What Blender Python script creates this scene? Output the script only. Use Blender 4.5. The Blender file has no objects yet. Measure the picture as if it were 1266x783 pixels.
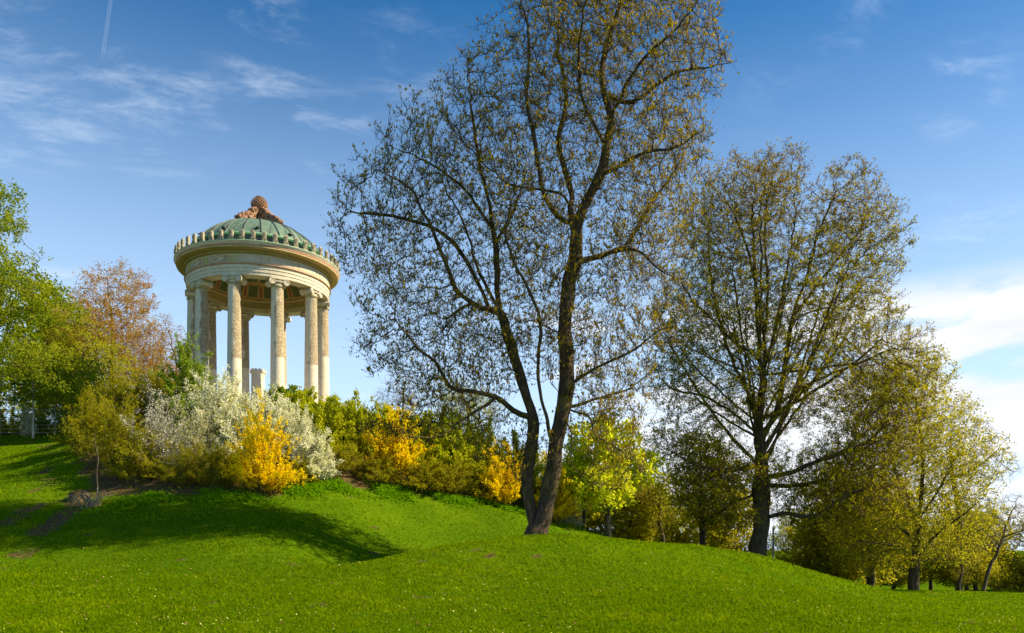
import bpy, bmesh, math, random
import numpy as np
from mathutils import Vector, Matrix
R = math.radians
PI = math.pi
sc = bpy.context.scene
COL = sc.collection

# ------------------------------------------------------------------ camera, sky, sun, exposure
EYE, FPX, CX, HY = 1.7, 1000.0, 633.0, 680.0        # eye height, focal length and horizon in photo pixels
cam_d = bpy.data.cameras.new('camera'); cam = bpy.data.objects.new('camera', cam_d); COL.objects.link(cam)
cam.location = (0, 0, EYE); cam.rotation_euler = (PI/2, 0, 0)
cam_d.sensor_width = 36; cam_d.lens = 36*FPX/1266; cam_d.shift_y = (HY-391.5)/1266
cam_d.clip_start = .1; cam_d.clip_end = 6000
sc.camera = cam
SUN_EL, SUN_AZ = 38.0, 89.5                          # azimuth clockwise from the viewing direction
sc.view_settings.view_transform = 'Standard'; sc.view_settings.look = 'None'
sc.view_settings.gamma = 1; sc.view_settings.use_curve_mapping = False
sc.view_settings.exposure = 1.30
sc.cycles.max_bounces = 12; sc.cycles.diffuse_bounces = 7; sc.cycles.transmission_bounces = 7
sc.cycles.use_denoising = True
sc.cycles.denoiser = 'OPENIMAGEDENOISE'

def pix_dir(px, py):
    v = Vector(((px-CX)/FPX, 1.0, (HY-py)/FPX)); return v.normalized()
KY = FPX/900.0
def P(px, py, Y):
    Y = Y*KY; return np.array([(px-CX)/FPX*Y, Y, EYE+(HY-py)/FPX*Y])

class NT:
    """small helper for node graphs"""
    def __init__(s, tree): s.t = tree
    def n(s, kind, **kw):
        nd = s.t.nodes.new(kind)
        for k, v in kw.items(): setattr(nd, k, v)
        return nd
    def put(s, sock, v):
        if hasattr(v, 'is_output'): s.t.links.new(v, sock)
        else: sock.default_value = v
    def m(s, op, a, b=0.0, c=0.0, clamp=False):
        nd = s.n('ShaderNodeMath', operation=op, use_clamp=clamp)
        s.put(nd.inputs[0], a); s.put(nd.inputs[1], b); s.put(nd.inputs[2], c)
        return nd.outputs[0]
    def vm(s, op, a, b=(0, 0, 0)):
        nd = s.n('ShaderNodeVectorMath', operation=op)
        s.put(nd.inputs[0], a); s.put(nd.inputs[1], b)
        return nd.outputs['Value'] if op in ('DOT_PRODUCT', 'LENGTH') else nd.outputs[0]
    def mr(s, v, a, b, c=0.0, d=1.0, smooth=True):
        nd = s.n('ShaderNodeMapRange', interpolation_type='SMOOTHSTEP' if smooth else 'LINEAR')
        for i, q in enumerate((v, a, b, c, d)): s.put(nd.inputs[i], q)
        return nd.outputs[0]
    def noise(s, vec, scale, detail=4, rough=.55, dist=0.0):
        nd = s.n('ShaderNodeTexNoise')
        if vec is not None: s.put(nd.inputs['Vector'], vec)
        nd.inputs['Scale'].default_value = scale; nd.inputs['Detail'].default_value = detail
        nd.inputs['Roughness'].default_value = rough; nd.inputs['Distortion'].default_value = dist
        return nd.outputs[0]
    def mix(s, f, a, b, blend='MIX'):
        nd = s.n('ShaderNodeMix', data_type='RGBA', blend_type=blend)
        s.put(nd.inputs[0], f)
        for sock, v in ((nd.inputs[6], a), (nd.inputs[7], b)):
            s.put(sock, (*v, 1) if isinstance(v, tuple) and len(v) == 3 else v)
        return nd.outputs[2]
    def xyz(s, a, b, c):
        nd = s.n('ShaderNodeCombineXYZ')
        for i, q in enumerate((a, b, c)): s.put(nd.inputs[i], q)
        return nd.outputs[0]

world = bpy.data.worlds.new('World'); sc.world = world; world.use_nodes = True
def make_sky():
    t = NT(world.node_tree); bg = world.node_tree.nodes['Background']
    sky = t.n('ShaderNodeTexSky', sky_type='NISHITA'); sky.sun_disc = False
    sky.sun_elevation = R(SUN_EL); sky.sun_rotation = R(SUN_AZ)
    sky.altitude = 500; sky.air_density = 1.0; sky.dust_density = .35; sky.ozone_density = 3.0
    hs = t.n('ShaderNodeHueSaturation'); hs.inputs['Saturation'].default_value = 1.38; hs.inputs['Value'].default_value = .96
    hs.inputs['Hue'].default_value = .498
    t.put(hs.inputs['Color'], sky.outputs[0])
    co = t.n('ShaderNodeTexCoord').outputs['Generated']
    d = t.vm('NORMALIZE', co)
    sp = t.n('ShaderNodeSeparateXYZ'); t.put(sp.inputs[0], d)
    x, y, z = sp.outputs
    zz = t.m('ADD', t.m('MAXIMUM', z, 0.0), .14)
    px, py = t.m('DIVIDE', x, zz), t.m('DIVIDE', y, zz)
    # high thin cirrus: fine streaks gathered into a few wisps
    pv = t.xyz(t.m('ADD', t.m('MULTIPLY', px, 1.0), t.m('MULTIPLY', py, .5)), t.m('MULTIPLY', t.m('SUBTRACT', py, t.m('MULTIPLY', px, .3)), 2.1), 3.7)
    fine = t.noise(pv, 4.2, 10, .66, .35)
    coarse = t.noise(t.xyz(px, py, 1.3), 1.1, 3, .5, .3)
    general = t.m('MULTIPLY', t.mr(coarse, .52, .78), .22)
    def spot(sx, sy, deg, amt):
        dv = pix_dir(sx, sy)
        return t.m('MULTIPLY', t.mr(t.vm('DOT_PRODUCT', d, tuple(dv)), math.cos(R(deg)), 1.0), amt)
    tot = general
    for sx, sy, dg, am in ((5, 110, 5.5, 1.0), (70, 128, 3.5, .4), (205, 128, 5, 1.0), (150, 140, 4, .4), (312, 18, 3.5, .8), (332, 60, 3.2, .7), (342, 105, 3.2, .6),
                           (408, 165, 3, 1.0), (20, 55, 4, .6), (1190, 97, 3.6, .9), (515, 70, 4, .45), (1050, 10, 3.5, .4), (1200, 340, 7, .6), (960, 110, 4, .2)):
        tot = t.m('ADD', tot, spot(sx, sy, dg, am))
    cir = t.m('MULTIPLY', t.mr(fine, .45, .90), t.m('MINIMUM', tot, 1.0))
    # low bank of white cloud round the horizon, thickest away to the right
    bv = t.xyz(t.m('MULTIPLY', x, 2.2), t.m('MULTIPLY', y, 2.2), t.m('MULTIPLY', z, 8.0))
    bn = t.noise(bv, 1.7, 9, .57, .35)
    side = t.mr(t.vm('DOT_PRODUCT', d, tuple(pix_dir(1230, 430))), .78, .99, -.04, .17)
    band = t.m('MULTIPLY', t.mr(z, .30, .255), t.mr(z, -.02, .05))
    bank = t.m('MULTIPLY', t.mr(t.m('ADD', bn, side), .53, .66), band)
    # vapour trail
    a, b = pix_dir(137, 0), pix_dir(126, 76)
    nrm = a.cross(b).normalized(); mid = (a*1.02+b*.98).normalized(); axis = (a-b).normalized()
    dist = t.m('ABSOLUTE', t.m('SUBTRACT', t.m('ABSOLUTE', t.vm('DOT_PRODUCT', d, tuple(nrm))), .0009))
    along = t.vm('DOT_PRODUCT', d, tuple(axis))
    s0 = b.dot(axis)
    tr = t.m('MULTIPLY', t.mr(dist, .0010, .0001), t.m('MULTIPLY', t.mr(along, s0, s0+.01), t.mr(along, s0+.30, s0+.05)))
    tr = t.m('MULTIPLY', tr, t.mr(y, 0, .1))
    haze_band = t.mr(z, .62, .0, 0.0, .95)
    c0 = t.mix(haze_band, hs.outputs[0], (5.3, 7.0, 9.1))
    c1 = t.mix(t.m('MULTIPLY', t.m('ADD', cir, t.m('MULTIPLY', tr, .16), clamp=True), .55), c0, (7.6, 8.2, 8.9))
    shade = t.mr(t.noise(bv, 3.1, 5, .5), .3, .7, .82, 1.02)
    cl = t.mix(1.0, (7.5, 7.6, 7.8), t.xyz(shade, shade, shade), 'MULTIPLY')
    c2 = t.mix(t.m('MULTIPLY', bank, .92), c1, cl)
    t.put(bg.inputs[0], c2); bg.inputs[1].default_value = 0.062
make_sky()
sun_d = bpy.data.lights.new('sun', 'SUN'); sun = bpy.data.objects.new('sun', sun_d); COL.objects.link(sun)
sun_d.energy = 4.3; sun_d.angle = R(.53); sun_d.color = (1, .84, .55)
_sd = Vector((math.sin(R(SUN_AZ))*math.cos(R(SUN_EL)), math.cos(R(SUN_AZ))*math.cos(R(SUN_EL)), math.sin(R(SUN_EL))))
sun.rotation_euler = (-_sd).to_track_quat('-Z', 'Y').to_euler(); sun.location = (60, -20, 60)

# ------------------------------------------------------------------ materials
def new_mat(name):
    m = bpy.data.materials.new(name); m.use_nodes = True
    t = NT(m.node_tree); bs = m.node_tree.nodes['Principled BSDF']
    return m, t, bs
def stone_mat(name, c1, c2, rough=.8, scale=6, bump=.25, streak=0.0, c3=None):
    m, t, bs = new_mat(name)
    co = t.n('ShaderNodeTexCoord').outputs['Object']
    n1 = t.noise(co, scale, 7, .62); n2 = t.noise(co, scale*.22, 4, .5)
    c = t.mix(t.mr(n1, .3, .7), c1, c2)
    c = t.mix(t.mr(n2, .48, .72, 0, .55), c, c3 or tuple(q*.62 for q in c2))
    if streak:
        sv = t.vm('MULTIPLY', co, (3.2, 3.2, .35))
        c = t.mix(t.mr(t.noise(sv, 2.2, 5, .6), .55, .78, 0, streak), c, tuple(q*.38 for q in c2))
    t.put(bs.inputs['Base Color'], c); bs.inputs['Roughness'].default_value = rough
    bp = t.n('ShaderNodeBump'); bp.inputs['Strength'].default_value = bump; bp.inputs['Distance'].default_value = .03
    t.put(bp.inputs['Height'], t.noise(co, scale*5, 5, .6)); t.put(bs.inputs['Normal'], bp.outputs[0])
    return m
def leaf_mat(name, dark, light, trans=.4, third=None, gloss=.012):
    """leaves: colour varies leaf by leaf and clump by clump; some light passes through"""
    m, t, bs = new_mat(name); t.t.nodes.remove(bs)
    out = t.t.nodes['Material Output']
    at = t.n('ShaderNodeAttribute', attribute_name='tint').outputs['Fac']
    co = t.n('ShaderNodeTexCoord').outputs['Object']
    c = t.mix(at, dark, light)
    if third: c = t.mix(t.mr(t.noise(co, .55, 3, .6), .42, .66), c, third)
    df = t.n('ShaderNodeBsdfDiffuse'); tl = t.n('ShaderNodeBsdfTranslucent'); mx = t.n('ShaderNodeMixShader')
    t.put(df.inputs[0], c); t.put(tl.inputs[0], t.mix(.35, c, tuple(min(1, q*1.5) for q in light)))
    mx.inputs[0].default_value = trans
    t.put(mx.inputs[1], df.outputs[0]); t.put(mx.inputs[2], tl.outputs[0])
    gl = t.n('ShaderNodeBsdfGlossy'); gl.inputs['Roughness'].default_value = .55; t.put(gl.inputs[0], (1, 1, 1, 1))
    m2 = t.n('ShaderNodeMixShader'); m2.inputs[0].default_value = gloss
    t.put(m2.inputs[1], mx.outputs[0]); t.put(m2.inputs[2], gl.outputs[0])
    t.put(out.inputs[0], m2.outputs[0])
    return m
def bark_mat(name, c1, c2, moss=None, scale=7):
    m, t, bs = new_mat(name)
    co = t.n('ShaderNodeTexCoord').outputs['Object']
    v = t.vm('MULTIPLY', co, (1, 1, .28))
    n1 = t.noise(v, scale, 8, .68, .4); n2 = t.noise(co, .9, 4, .55)
    c = t.mix(t.mr(n1, .36, .66), c1, c2)
    if moss: c = t.mix(t.mr(n2, .5, .68, 0, .65), c, moss)
    t.put(bs.inputs['Base Color'], c); bs.inputs['Roughness'].default_value = .92
    bp = t.n('ShaderNodeBump'); bp.inputs['Strength'].default_value = .9; bp.inputs['Distance'].default_value = .05
    t.put(bp.inputs['Height'], n1); t.put(bs.inputs['Normal'], bp.outputs[0])
    return m

M = {}
M['bark_main'] = bark_mat('bark_brown_grey', (.024, .015, .007), (.115, .070, .032), (.125, .098, .011))
M['bark_dark'] = bark_mat('bark_dark', (.026, .018, .009), (.098, .068, .036), (.11, .10, .011))
M['bark_thin'] = bark_mat('bark_young', (.045, .032, .018), (.12, .088, .052), (.11, .10, .02))
M['bark_grey'] = bark_mat('bark_grey', (.12, .10, .08), (.25, .22, .18), None)
M['twig_red'] = bark_mat('twigs_reddish', (.14, .068, .022), (.27, .14, .055), None)
M['twig_main'] = bark_mat('twigs_brown_gold', (.040, .028, .004), (.10, .070, .012), None)
M['twig_broad'] = bark_mat('twigs_brown', (.048, .030, .004), (.115, .074, .012), None)
M['twig_olive'] = bark_mat('twigs_olive', (.085, .070, .012), (.20, .165, .034), None)
M['bud'] = leaf_mat('opening_buds', (.15, .12, .003), (.40, .31, .008), .48, (.28, .19, .006), gloss=0)
M['leaf_oak'] = leaf_mat('young_oak_leaves', (.16, .16, .003), (.40, .37, .008), .52, (.32, .25, .006), gloss=0)
M['leaf_oak_brown'] = leaf_mat('bronze_young_leaves', (.15, .095, .006), (.31, .22, .010), .48, (.22, .18, .006), gloss=0)
M['leaf_gold'] = leaf_mat('golden_young_leaves', (.22, .22, .006), (.47, .43, .014), .56, (.34, .31, .009), gloss=.006)
M['leaf_maple'] = leaf_mat('yellow_green_leaves', (.40, .46, .006), (.68, .70, .02), .6, gloss=.006)
M['leaf_beech'] = leaf_mat('fresh_green_leaves', (.095, .155, .004), (.25, .33, .008), .52, (.32, .33, .008), gloss=.006)
M['leaf_olive'] = leaf_mat('olive_leaves', (.22, .245, .007), (.46, .46, .016), .58, (.36, .34, .010), gloss=.006)
M['leaf_copper'] = leaf_mat('copper_buds', (.30, .135, .022), (.48, .28, .045), .42, (.36, .29, .015), gloss=.006)
M['leaf_yew'] = leaf_mat('dark_needles', (.012, .025, .004), (.03, .055, .010), .15)
M['leaf_dark'] = leaf_mat('brown_olive_leaves', (.14, .125, .009), (.30, .26, .018), .45, gloss=.006)
M['leaf_shrub'] = leaf_mat('bright_shrub_leaves', (.12, .20, .006), (.29, .39, .014), .5)
M['leaf_shrub_y'] = leaf_mat('yellow_green_shrub_leaves', (.26, .31, .004), (.47, .50, .010), .54, (.38, .38, .006), gloss=.004)
M['leaf_thicket'] = leaf_mat('thicket_leaves', (.18, .18, .005), (.38, .36, .010), .48, (.29, .25, .008), gloss=0)
M['blossom_white'] = leaf_mat('white_blossom', (.66, .67, .44), (.86, .85, .68), .35, (.70, .72, .42))
M['blossom_grey'] = leaf_mat('greyish_white_blossom', (.56, .54, .42), (.82, .79, .66), .35)
M['blossom_yellow'] = leaf_mat('yellow_blossom', (.80, .54, .002), (.95, .76, .006), .42, (.88, .62, .003), gloss=0)
M['grass'] = leaf_mat('grass_blades', (.045, .115, .001), (.21, .29, .002), .42, (.105, .195, .001), gloss=0)
M['herb'] = leaf_mat('herb_leaves', (.08, .19, .002), (.18, .36, .005), .4, gloss=0)
M['flower_y'] = leaf_mat('lawn_flowers', (.50, .44, .03), (.72, .68, .26), .2, gloss=0)
M['dead_leaf'] = leaf_mat('fallen_leaves', (.10, .06, .02), (.26, .17, .07), .2, gloss=0)

# ------------------------------------------------------------------ mesh helpers
def link(o, parent=None):
    COL.objects.link(o)
    if parent is not None: o.parent = parent
    return o
def tag(o, label, cat, group=None):
    o['label'] = label; o['category'] = cat
    if group: o['group'] = group
    return o
def empty(name, loc, label, cat, group=None, rz=0):
    o = bpy.data.objects.new(name, None); o.empty_display_size = .3
    o.location = tuple(float(q) for q in loc); o.rotation_euler[2] = rz
    COL.objects.link(o); return tag(o, label, cat, group)
class Geo:
    """collects vertex / face arrays and builds one mesh"""
    def __init__(s): s.v = []; s.f = []; s.t = []; s.n = 0
    def add(s, v, faces, tint=None):
        v = np.asarray(v, dtype=np.float32).reshape(-1, 3); faces = np.asarray(faces, dtype=np.int32)
        s.v.append(v); s.f.append(faces+s.n); s.n += len(v)
        s.t.append(np.full(len(v), .5, np.float32) if tint is None else np.asarray(tint, np.float32))
    def mesh(s, name, smooth=True):
        me = bpy.data.meshes.new(name)
        if not s.v: return me
        v = np.concatenate(s.v); me.vertices.add(len(v)); me.vertices.foreach_set('co', v.ravel())
        loops = np.concatenate([f.ravel() for f in s.f])
        sizes = np.concatenate([np.full(len(f), f.shape[1], np.int32) for f in s.f])
        starts = np.concatenate(([0], np.cumsum(sizes)[:-1])).astype(np.int32)
        me.loops.add(len(loops)); me.loops.foreach_set('vertex_index', loops)
        me.polygons.add(len(sizes)); me.polygons.foreach_set('loop_start', starts)
        at = me.attributes.new('tint', 'FLOAT', 'POINT'); at.data.foreach_set('value', np.concatenate(s.t))
        me.update(calc_edges=True)
        me.polygons.foreach_set('use_smooth', np.full(len(sizes), smooth)); me.update()
        return me
    def obj(s, name, mat, parent=None, smooth=True, kind=None):
        me = s.mesh(name, smooth); me.materials.append(M[mat] if isinstance(mat, str) else mat)
        o = link(bpy.data.objects.new(name, me), parent)
        if kind: o['kind'] = kind
        return o
def unit(a):
    return a/np.maximum(np.linalg.norm(a, axis=-1, keepdims=True), 1e-9)
def perp(d):
    ref = np.where(np.abs(d[..., 2:3]) > .9, np.array([1., 0, 0]), np.array([0, 0, 1.]))
    a = unit(np.cross(d, ref)); return a, np.cross(d, a)
def tubes(g, Pt, Rd, sides=3, tint=None):
    """n tubes of k rings at once: Pt (n,k,3), Rd (n,k)"""
    n, k, _ = Pt.shape
    if n == 0: return
    d = np.gradient(Pt, axis=1) if k > 2 else np.repeat((Pt[:, 1]-Pt[:, 0])[:, None], 2, 1)
    d = unit(d); ov = unit(Pt[:, -1]-Pt[:, 0]); a0, _ = perp(ov)
    a = unit(np.cross(np.cross(d, np.repeat(a0[:, None], k, 1)), d)); b = np.cross(d, a)
    th = np.arange(sides)*2*PI/sides
    ring = Pt[:, :, None]+Rd[:, :, None, None]*(a[:, :, None]*np.cos(th)[:, None]+b[:, :, None]*np.sin(th)[:, None])
    idx = np.arange(n*k*sides).reshape(n, k, sides); nx = np.roll(idx, -1, 2)
    q = np.stack([idx[:, :-1], nx[:, :-1], nx[:, 1:], idx[:, 1:]], -1).reshape(-1, 4)
    g.add(ring, q, None if tint is None else np.repeat(tint, k*sides))
def cones(g, a, b, rad):
    """n thin three-sided twigs running from a to a point at b"""
    n = len(a)
    if n == 0: return
    u, w = perp(unit(b-a)); th = np.arange(3)*2*PI/3; rad = np.broadcast_to(rad, n)[:, None, None]
    ring = a[:, None]+rad*(u[:, None]*np.cos(th)[None, :, None]+w[:, None]*np.sin(th)[None, :, None])
    v = np.concatenate([ring, b[:, None]], 1); i = np.arange(n)[:, None, None]*4
    g.add(v, (i+np.array([[0, 1, 3], [1, 2, 3], [2, 0, 3]])[None]).reshape(-1, 3))
def leaves(g, pos, dr, L, W, rng, tintv=None, fold=.25):
    """rhombic leaf quads at pos pointing along dr"""
    n = len(pos)
    if n == 0: return
    dr = unit(dr); a, b = perp(dr); ro = rng.uniform(0, 2*PI, n)[:, None]
    sd = a*np.cos(ro)+b*np.sin(ro); up = np.cross(dr, sd)
    L = np.broadcast_to(L, n)[:, None]; W = np.broadcast_to(W, n)[:, None]
    md = pos+dr*L*.45+up*W*fold
    v = np.stack([pos, md-sd*W*.5, pos+dr*L, md+sd*W*.5], 1)
    tv = rng.uniform(0, 1, n) if tintv is None else tintv
    g.add(v, np.arange(n*4).reshape(n, 4), np.repeat(tv, 4))
def lathe(g, prof, seg=96, close=False, a0=0, a1=2*PI):
    prof = np.array(prof, float); k = len(prof)
    full = abs(a1-a0-2*PI) < 1e-6
    th = a0+(a1-a0)*np.arange(seg if full else seg+1)/seg; m = len(th)
    v = np.stack([prof[None, :, 0]*np.cos(th)[:, None], prof[None, :, 0]*np.sin(th)[:, None], np.repeat(prof[None, :, 1], m, 0)], -1)
    idx = np.arange(m*k).reshape(m, k); nx = np.roll(idx, -1, 0)
    if not full: idx, nx = idx[:-1], nx[:-1]
    a, b = (idx, np.roll(idx, -1, 1)) if close else (idx[:, :-1], idx[:, 1:])
    c, d = (np.roll(nx, -1, 1), nx) if close else (nx[:, 1:], nx[:, :-1])
    g.add(v, np.stack([a, d, c, b], -1).reshape(-1, 4))
BOXF = np.array([[0, 3, 2, 1], [4, 5, 6, 7], [0, 1, 5, 4], [1, 2, 6, 5], [2, 3, 7, 6], [3, 0, 4, 7]])
def box(g, c, s, mat=None):
    c, s = np.array(c), np.array(s)/2
    v = np.array([[-1, -1, -1], [1, -1, -1], [1, 1, -1], [-1, 1, -1], [-1, -1, 1], [1, -1, 1], [1, 1, 1], [-1, 1, 1]])*s+c
    if mat is not None: v = v@np.array(mat).T
    g.add(v, BOXF)
def sharp(o, deg=35):
    me = o.data; me.set_sharp_from_angle(angle=R(deg)); return o

# ------------------------------------------------------------------ terrain
TC = np.array([-18.4, 58.9]); ZT = 11.35                # temple centre, hill top level
def _ctrl():
    q = []
    for px, py, Y in ((0, 783, 16), (300, 783, 16), (633, 783, 16), (950, 783, 16), (1266, 783, 16), (-300, 783, 16), (1560, 783, 16),
                      (633, 738, 19.5), (300, 742, 19.5), (950, 745, 20), (1266, 765, 22), (0, 752, 19),
                      (660, 666, 32), (760, 663.5, 32), (560, 677, 30), (480, 690, 28), (860, 674, 34), (940, 690, 39),
                      (640, 700, 25), (800, 700, 26), (950, 718, 28), (1100, 745, 32), (400, 712, 24), (200, 715, 23.5),
                      (1060, 723, 40), (1150, 740, 42), (1266, 738, 44), (1450, 742, 46),
                      (450, 655, 34.5), (560, 655, 38), (520, 692, 32.5), (590, 686, 35), (430, 703, 29.5), (660, 672, 37), (760, 682, 38), (640, 640, 41), (690, 648, 45), (520, 614, 41), (400, 603, 38), (300, 613, 35.3),
                      (200, 640, 32), (250, 680, 28), (350, 660, 30), (100, 692, 28), (0, 702, 27), (0, 730, 22), (-200, 715, 24),
                      (0, 662, 30), (60, 612, 36), (130, 602, 37), (180, 612, 35.5), (0, 562, 46), (60, 546, 49), (0, 540, 50.5), (130, 530, 50), (-200, 600, 40), (-200, 545, 52)):
        q.append(P(px, py, Y))
    for r, n in ((0, 1), (6.8, 12)):
        for i in range(n):
            a = 2*PI*i/n; q.append((TC[0]+r*math.cos(a), TC[1]+r*math.sin(a), ZT))
    q += [(-6, 59, 8.8), (0, 60, 6.1), (5.5, 58, 3.0), (11, 58, 1.6), (4.5, 46, 2.4), (9, 51, 2.0), (-6, 71, 7.5), (-18, 78, 9), (-32, 71, 9.6), (-45, 62, 9.2), (-45, 89, 8.0),
          (-18, 95, 6), (5, 78, 2), (20, 55.5, -.5), (28, 56.5, -1.2), (35, 67, -1.8), (15, 83, -1), (55, 55, -1.8), (60, 100, -2.2), (30, 122, -2.2), (0, 122, 0), (-40, 122, 4),
          (-70, 55, 6), (-70, 22, .5), (0, 0, 0), (-30, 0, 0), (30, 0, 0), (60, 10, -.2), (0, -25, 0), (-50, -25, 0), (50, -25, 0), (-12, 6, 0), (12, 6, 0), (0, 6, 0), (75, 33, -1.5)]
    return np.array(q, float)
_CP = _ctrl()
def _phi(r2): return r2*np.log(r2+1e-9)*.5
def _solve():
    n = len(_CP); d2 = ((_CP[:, None, :2]-_CP[None, :, :2])**2).sum(-1)
    K = _phi(d2)+np.eye(n)*.08; Pm = np.c_[np.ones(n), _CP[:, :2]]
    A = np.zeros((n+3, n+3)); A[:n, :n] = K; A[:n, n:] = Pm; A[n:, :n] = Pm.T
    return np.linalg.solve(A, np.r_[_CP[:, 2], 0, 0, 0])
_W = _solve()
_rw = np.random.default_rng(4)
_waves = [(_rw.uniform(.25, 1.5), _rw.uniform(0, 2*PI), _rw.uniform(0, 2*PI)) for _ in range(16)]
def ground_z(x, y):
    x = np.atleast_1d(np.asarray(x, float)); y = np.atleast_1d(np.asarray(y, float))
    xc, yc = np.clip(x, -85, 90), np.clip(y, -35, 140)
    out = np.empty(len(x))
    for i in range(0, len(x), 20000):
        a, b = xc[i:i+20000], yc[i:i+20000]
        d2 = (a[:, None]-_CP[None, :, 0])**2+(b[:, None]-_CP[None, :, 1])**2
        out[i:i+20000] = _phi(d2)@_W[:-3]+_W[-3]+_W[-2]*a+_W[-1]*b
    out = np.clip(out, -4, ZT+.3)
    far = np.clip((np.hypot(np.maximum(np.abs(x)-70, 0), np.maximum(np.abs(y-50)-66, 0)))/60, 0, 1)
    out = out*(1-far)+(-2.2)*far
    for k, an, ph in _waves:
        out = out+.012/k*np.sin(k*(x*math.cos(an)+y*math.sin(an))+ph)
    return out
def gz(x, y): return float(ground_z(x, y)[0])
def on_ground(px, Y, dz=0):
    Y = Y*KY; x = (px-CX)/FPX*Y; return np.array([x, Y, gz(x, Y)+dz])

PATH = [(-150, 700, 25.5), (-70, 690, 27), (-20, 668, 29.5), (22, 640, 32.4), (52, 608, 36.3), (66, 578, 41), (62, 556, 45.8), (40, 546, 49), (0, 541, 50.5), (-60, 541, 51)]
def catmull(pts, step):
    pts = np.array(pts, float); ext = np.vstack([2*pts[0]-pts[1], pts, 2*pts[-1]-pts[-2]]); out = []
    for i in range(1, len(ext)-2):
        p0, p1, p2, p3 = ext[i-1:i+3]; n = max(1, int(round(np.linalg.norm(p2-p1)/step)))
        for j in range(n):
            u = j/n
            out.append(.5*((2*p1)+(-p0+p2)*u+(2*p0-5*p1+4*p2-p3)*u*u+(-p0+3*p1-3*p2+p3)*u**3))
    out.append(pts[-1]); return np.array(out)
PATH_W = catmull([P(*q) for q in PATH], .5)
def path_dist(x, y):
    return np.sqrt(((np.c_[x, y][:, None]-PATH_W[None, ::2, :2])**2).sum(-1)).min(1)
def sstep(v, a, b):
    u = np.clip((v-a)/(b-a), 0, 1); return u*u*(3-2*u)
# outline of the planted slope (photo pixels and depth), where earth shows instead of lawn
SLOPE = np.array([P(*q)[:2] for q in ((118, 620, 36), (180, 616, 35.2), (250, 610, 35.2), (330, 619, 35.4), (390, 606, 37.6), (470, 603, 40), (560, 614, 42), (640, 624, 43), (705, 655, 45.2))]
                 + [(6, 55.5), (-2, 62), (-10, 68), (-14, 70), (-27, 64.5), (-29.5, 58), (-27, 51), (-24.5, 45.5)])
def vnoise(x, y, scale, seed=0):
    """smooth value noise, 0..1"""
    x = np.asarray(x)*scale+seed*17.3; y = np.asarray(y)*scale-seed*9.1; xi, yi = np.floor(x).astype(np.int64), np.floor(y).astype(np.int64); fx, fy = x-xi, y-yi
    fx, fy = fx*fx*(3-2*fx), fy*fy*(3-2*fy)
    def h(a, b):
        q = (a*374761393+b*668265263+seed*1442695) & 0x7fffffff; q = ((q ^ (q >> 13))*1274126177) & 0x7fffffff; return ((q ^ (q >> 16)) & 0xffff)/65535.0
    return (h(xi, yi)*(1-fx)+h(xi+1, yi)*fx)*(1-fy)+(h(xi, yi+1)*(1-fx)+h(xi+1, yi+1)*fx)*fy
def inside(x, y, poly):
    r = np.zeros(len(x), bool); j = len(poly)-1
    for i in range(len(poly)):
        xi, yi = poly[i]; xj, yj = poly[j]
        c = ((yi > y) != (yj > y)) & (x < (xj-xi)*(y-yi)/(yj-yi+1e-12)+xi); r ^= c; j = i
    return r
def earth_amount(x, y):
    """bare earth on the planted slope, fading over its edge"""
    a = inside(x, y, SLOPE).astype(float)
    for dx, dy in ((.6, 0), (-.6, 0), (0, .6), (0, -.6)): a = a+inside(x+dx, y+dy, SLOPE)
    a = a/5
    bank = np.maximum(0, 1-np.abs(path_dist(x, y)-1.9)/1.1)*((x > np.interp(y, PATH_W[:, 1], PATH_W[:, 0])) & (y < 43.5))*sstep(vnoise(x, y, .9, 3), .15, .5)
    worn = sstep(vnoise(x, y, .75, 5)*.55+vnoise(x, y, 2.4, 6)*.45, .76, .86)*.8
    trod = sstep(path_dist(x, y), 1.2, .3)*(.30+.5*sstep(vnoise(x, y, 1.1, 15)*.6+vnoise(x, y, 4.0, 16)*.4, .4, .7))
    return np.clip(np.maximum(np.maximum(a, bank), np.maximum(worn, trod)), 0, 1)

def grow_axis(lo, hi, step, far_lo, far_hi):
    a = list(np.arange(lo, hi, step)); s = step
    while a[-1] < far_hi: s *= 1.25; a.append(a[-1]+s)
    s = step
    while a[0] > far_lo: s *= 1.25; a.insert(0, a[0]-s)
    return np.array(a)
def lawn_mat():
    m, t, bs = new_mat('lawn')
    co = t.n('ShaderNodeTexCoord').outputs['Object']
    e = t.n('ShaderNodeAttribute', attribute_name='tint').outputs['Fac']
    n1, n2, n3 = t.noise(co, 9, 6, .65), t.noise(co, .35, 4, .55), t.noise(co, 1.9, 5, .6)
    c = t.mix(t.mr(n1, .3, .7), (.035, .085, .002), (.085, .16, .004))
    c = t.mix(t.mr(n2, .42, .68, 0, .6), c, (.10, .17, .004))
    c = t.mix(t.mr(n3, .68, .78, 0, .55), c, (.12, .095, .05))
    soil = t.mix(t.mr(n1, .3, .7), (.055, .038, .016), (.15, .105, .05))
    c = t.mix(t.mr(t.m('ADD', e, t.m('MULTIPLY', t.m('SUBTRACT', n3, .5), .8)), .35, .7), c, soil)
    t.put(bs.inputs['Base Color'], c); bs.inputs['Roughness'].default_value = .95
    bs.inputs['Specular IOR Level'].default_value = 0
    bp = t.n('ShaderNodeBump'); bp.inputs['Strength'].default_value = .7; bp.inputs['Distance'].default_value = .08
    t.put(bp.inputs['Height'], t.noise(co, 16, 5, .7)); t.put(bs.inputs['Normal'], bp.outputs[0])
    return m
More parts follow.
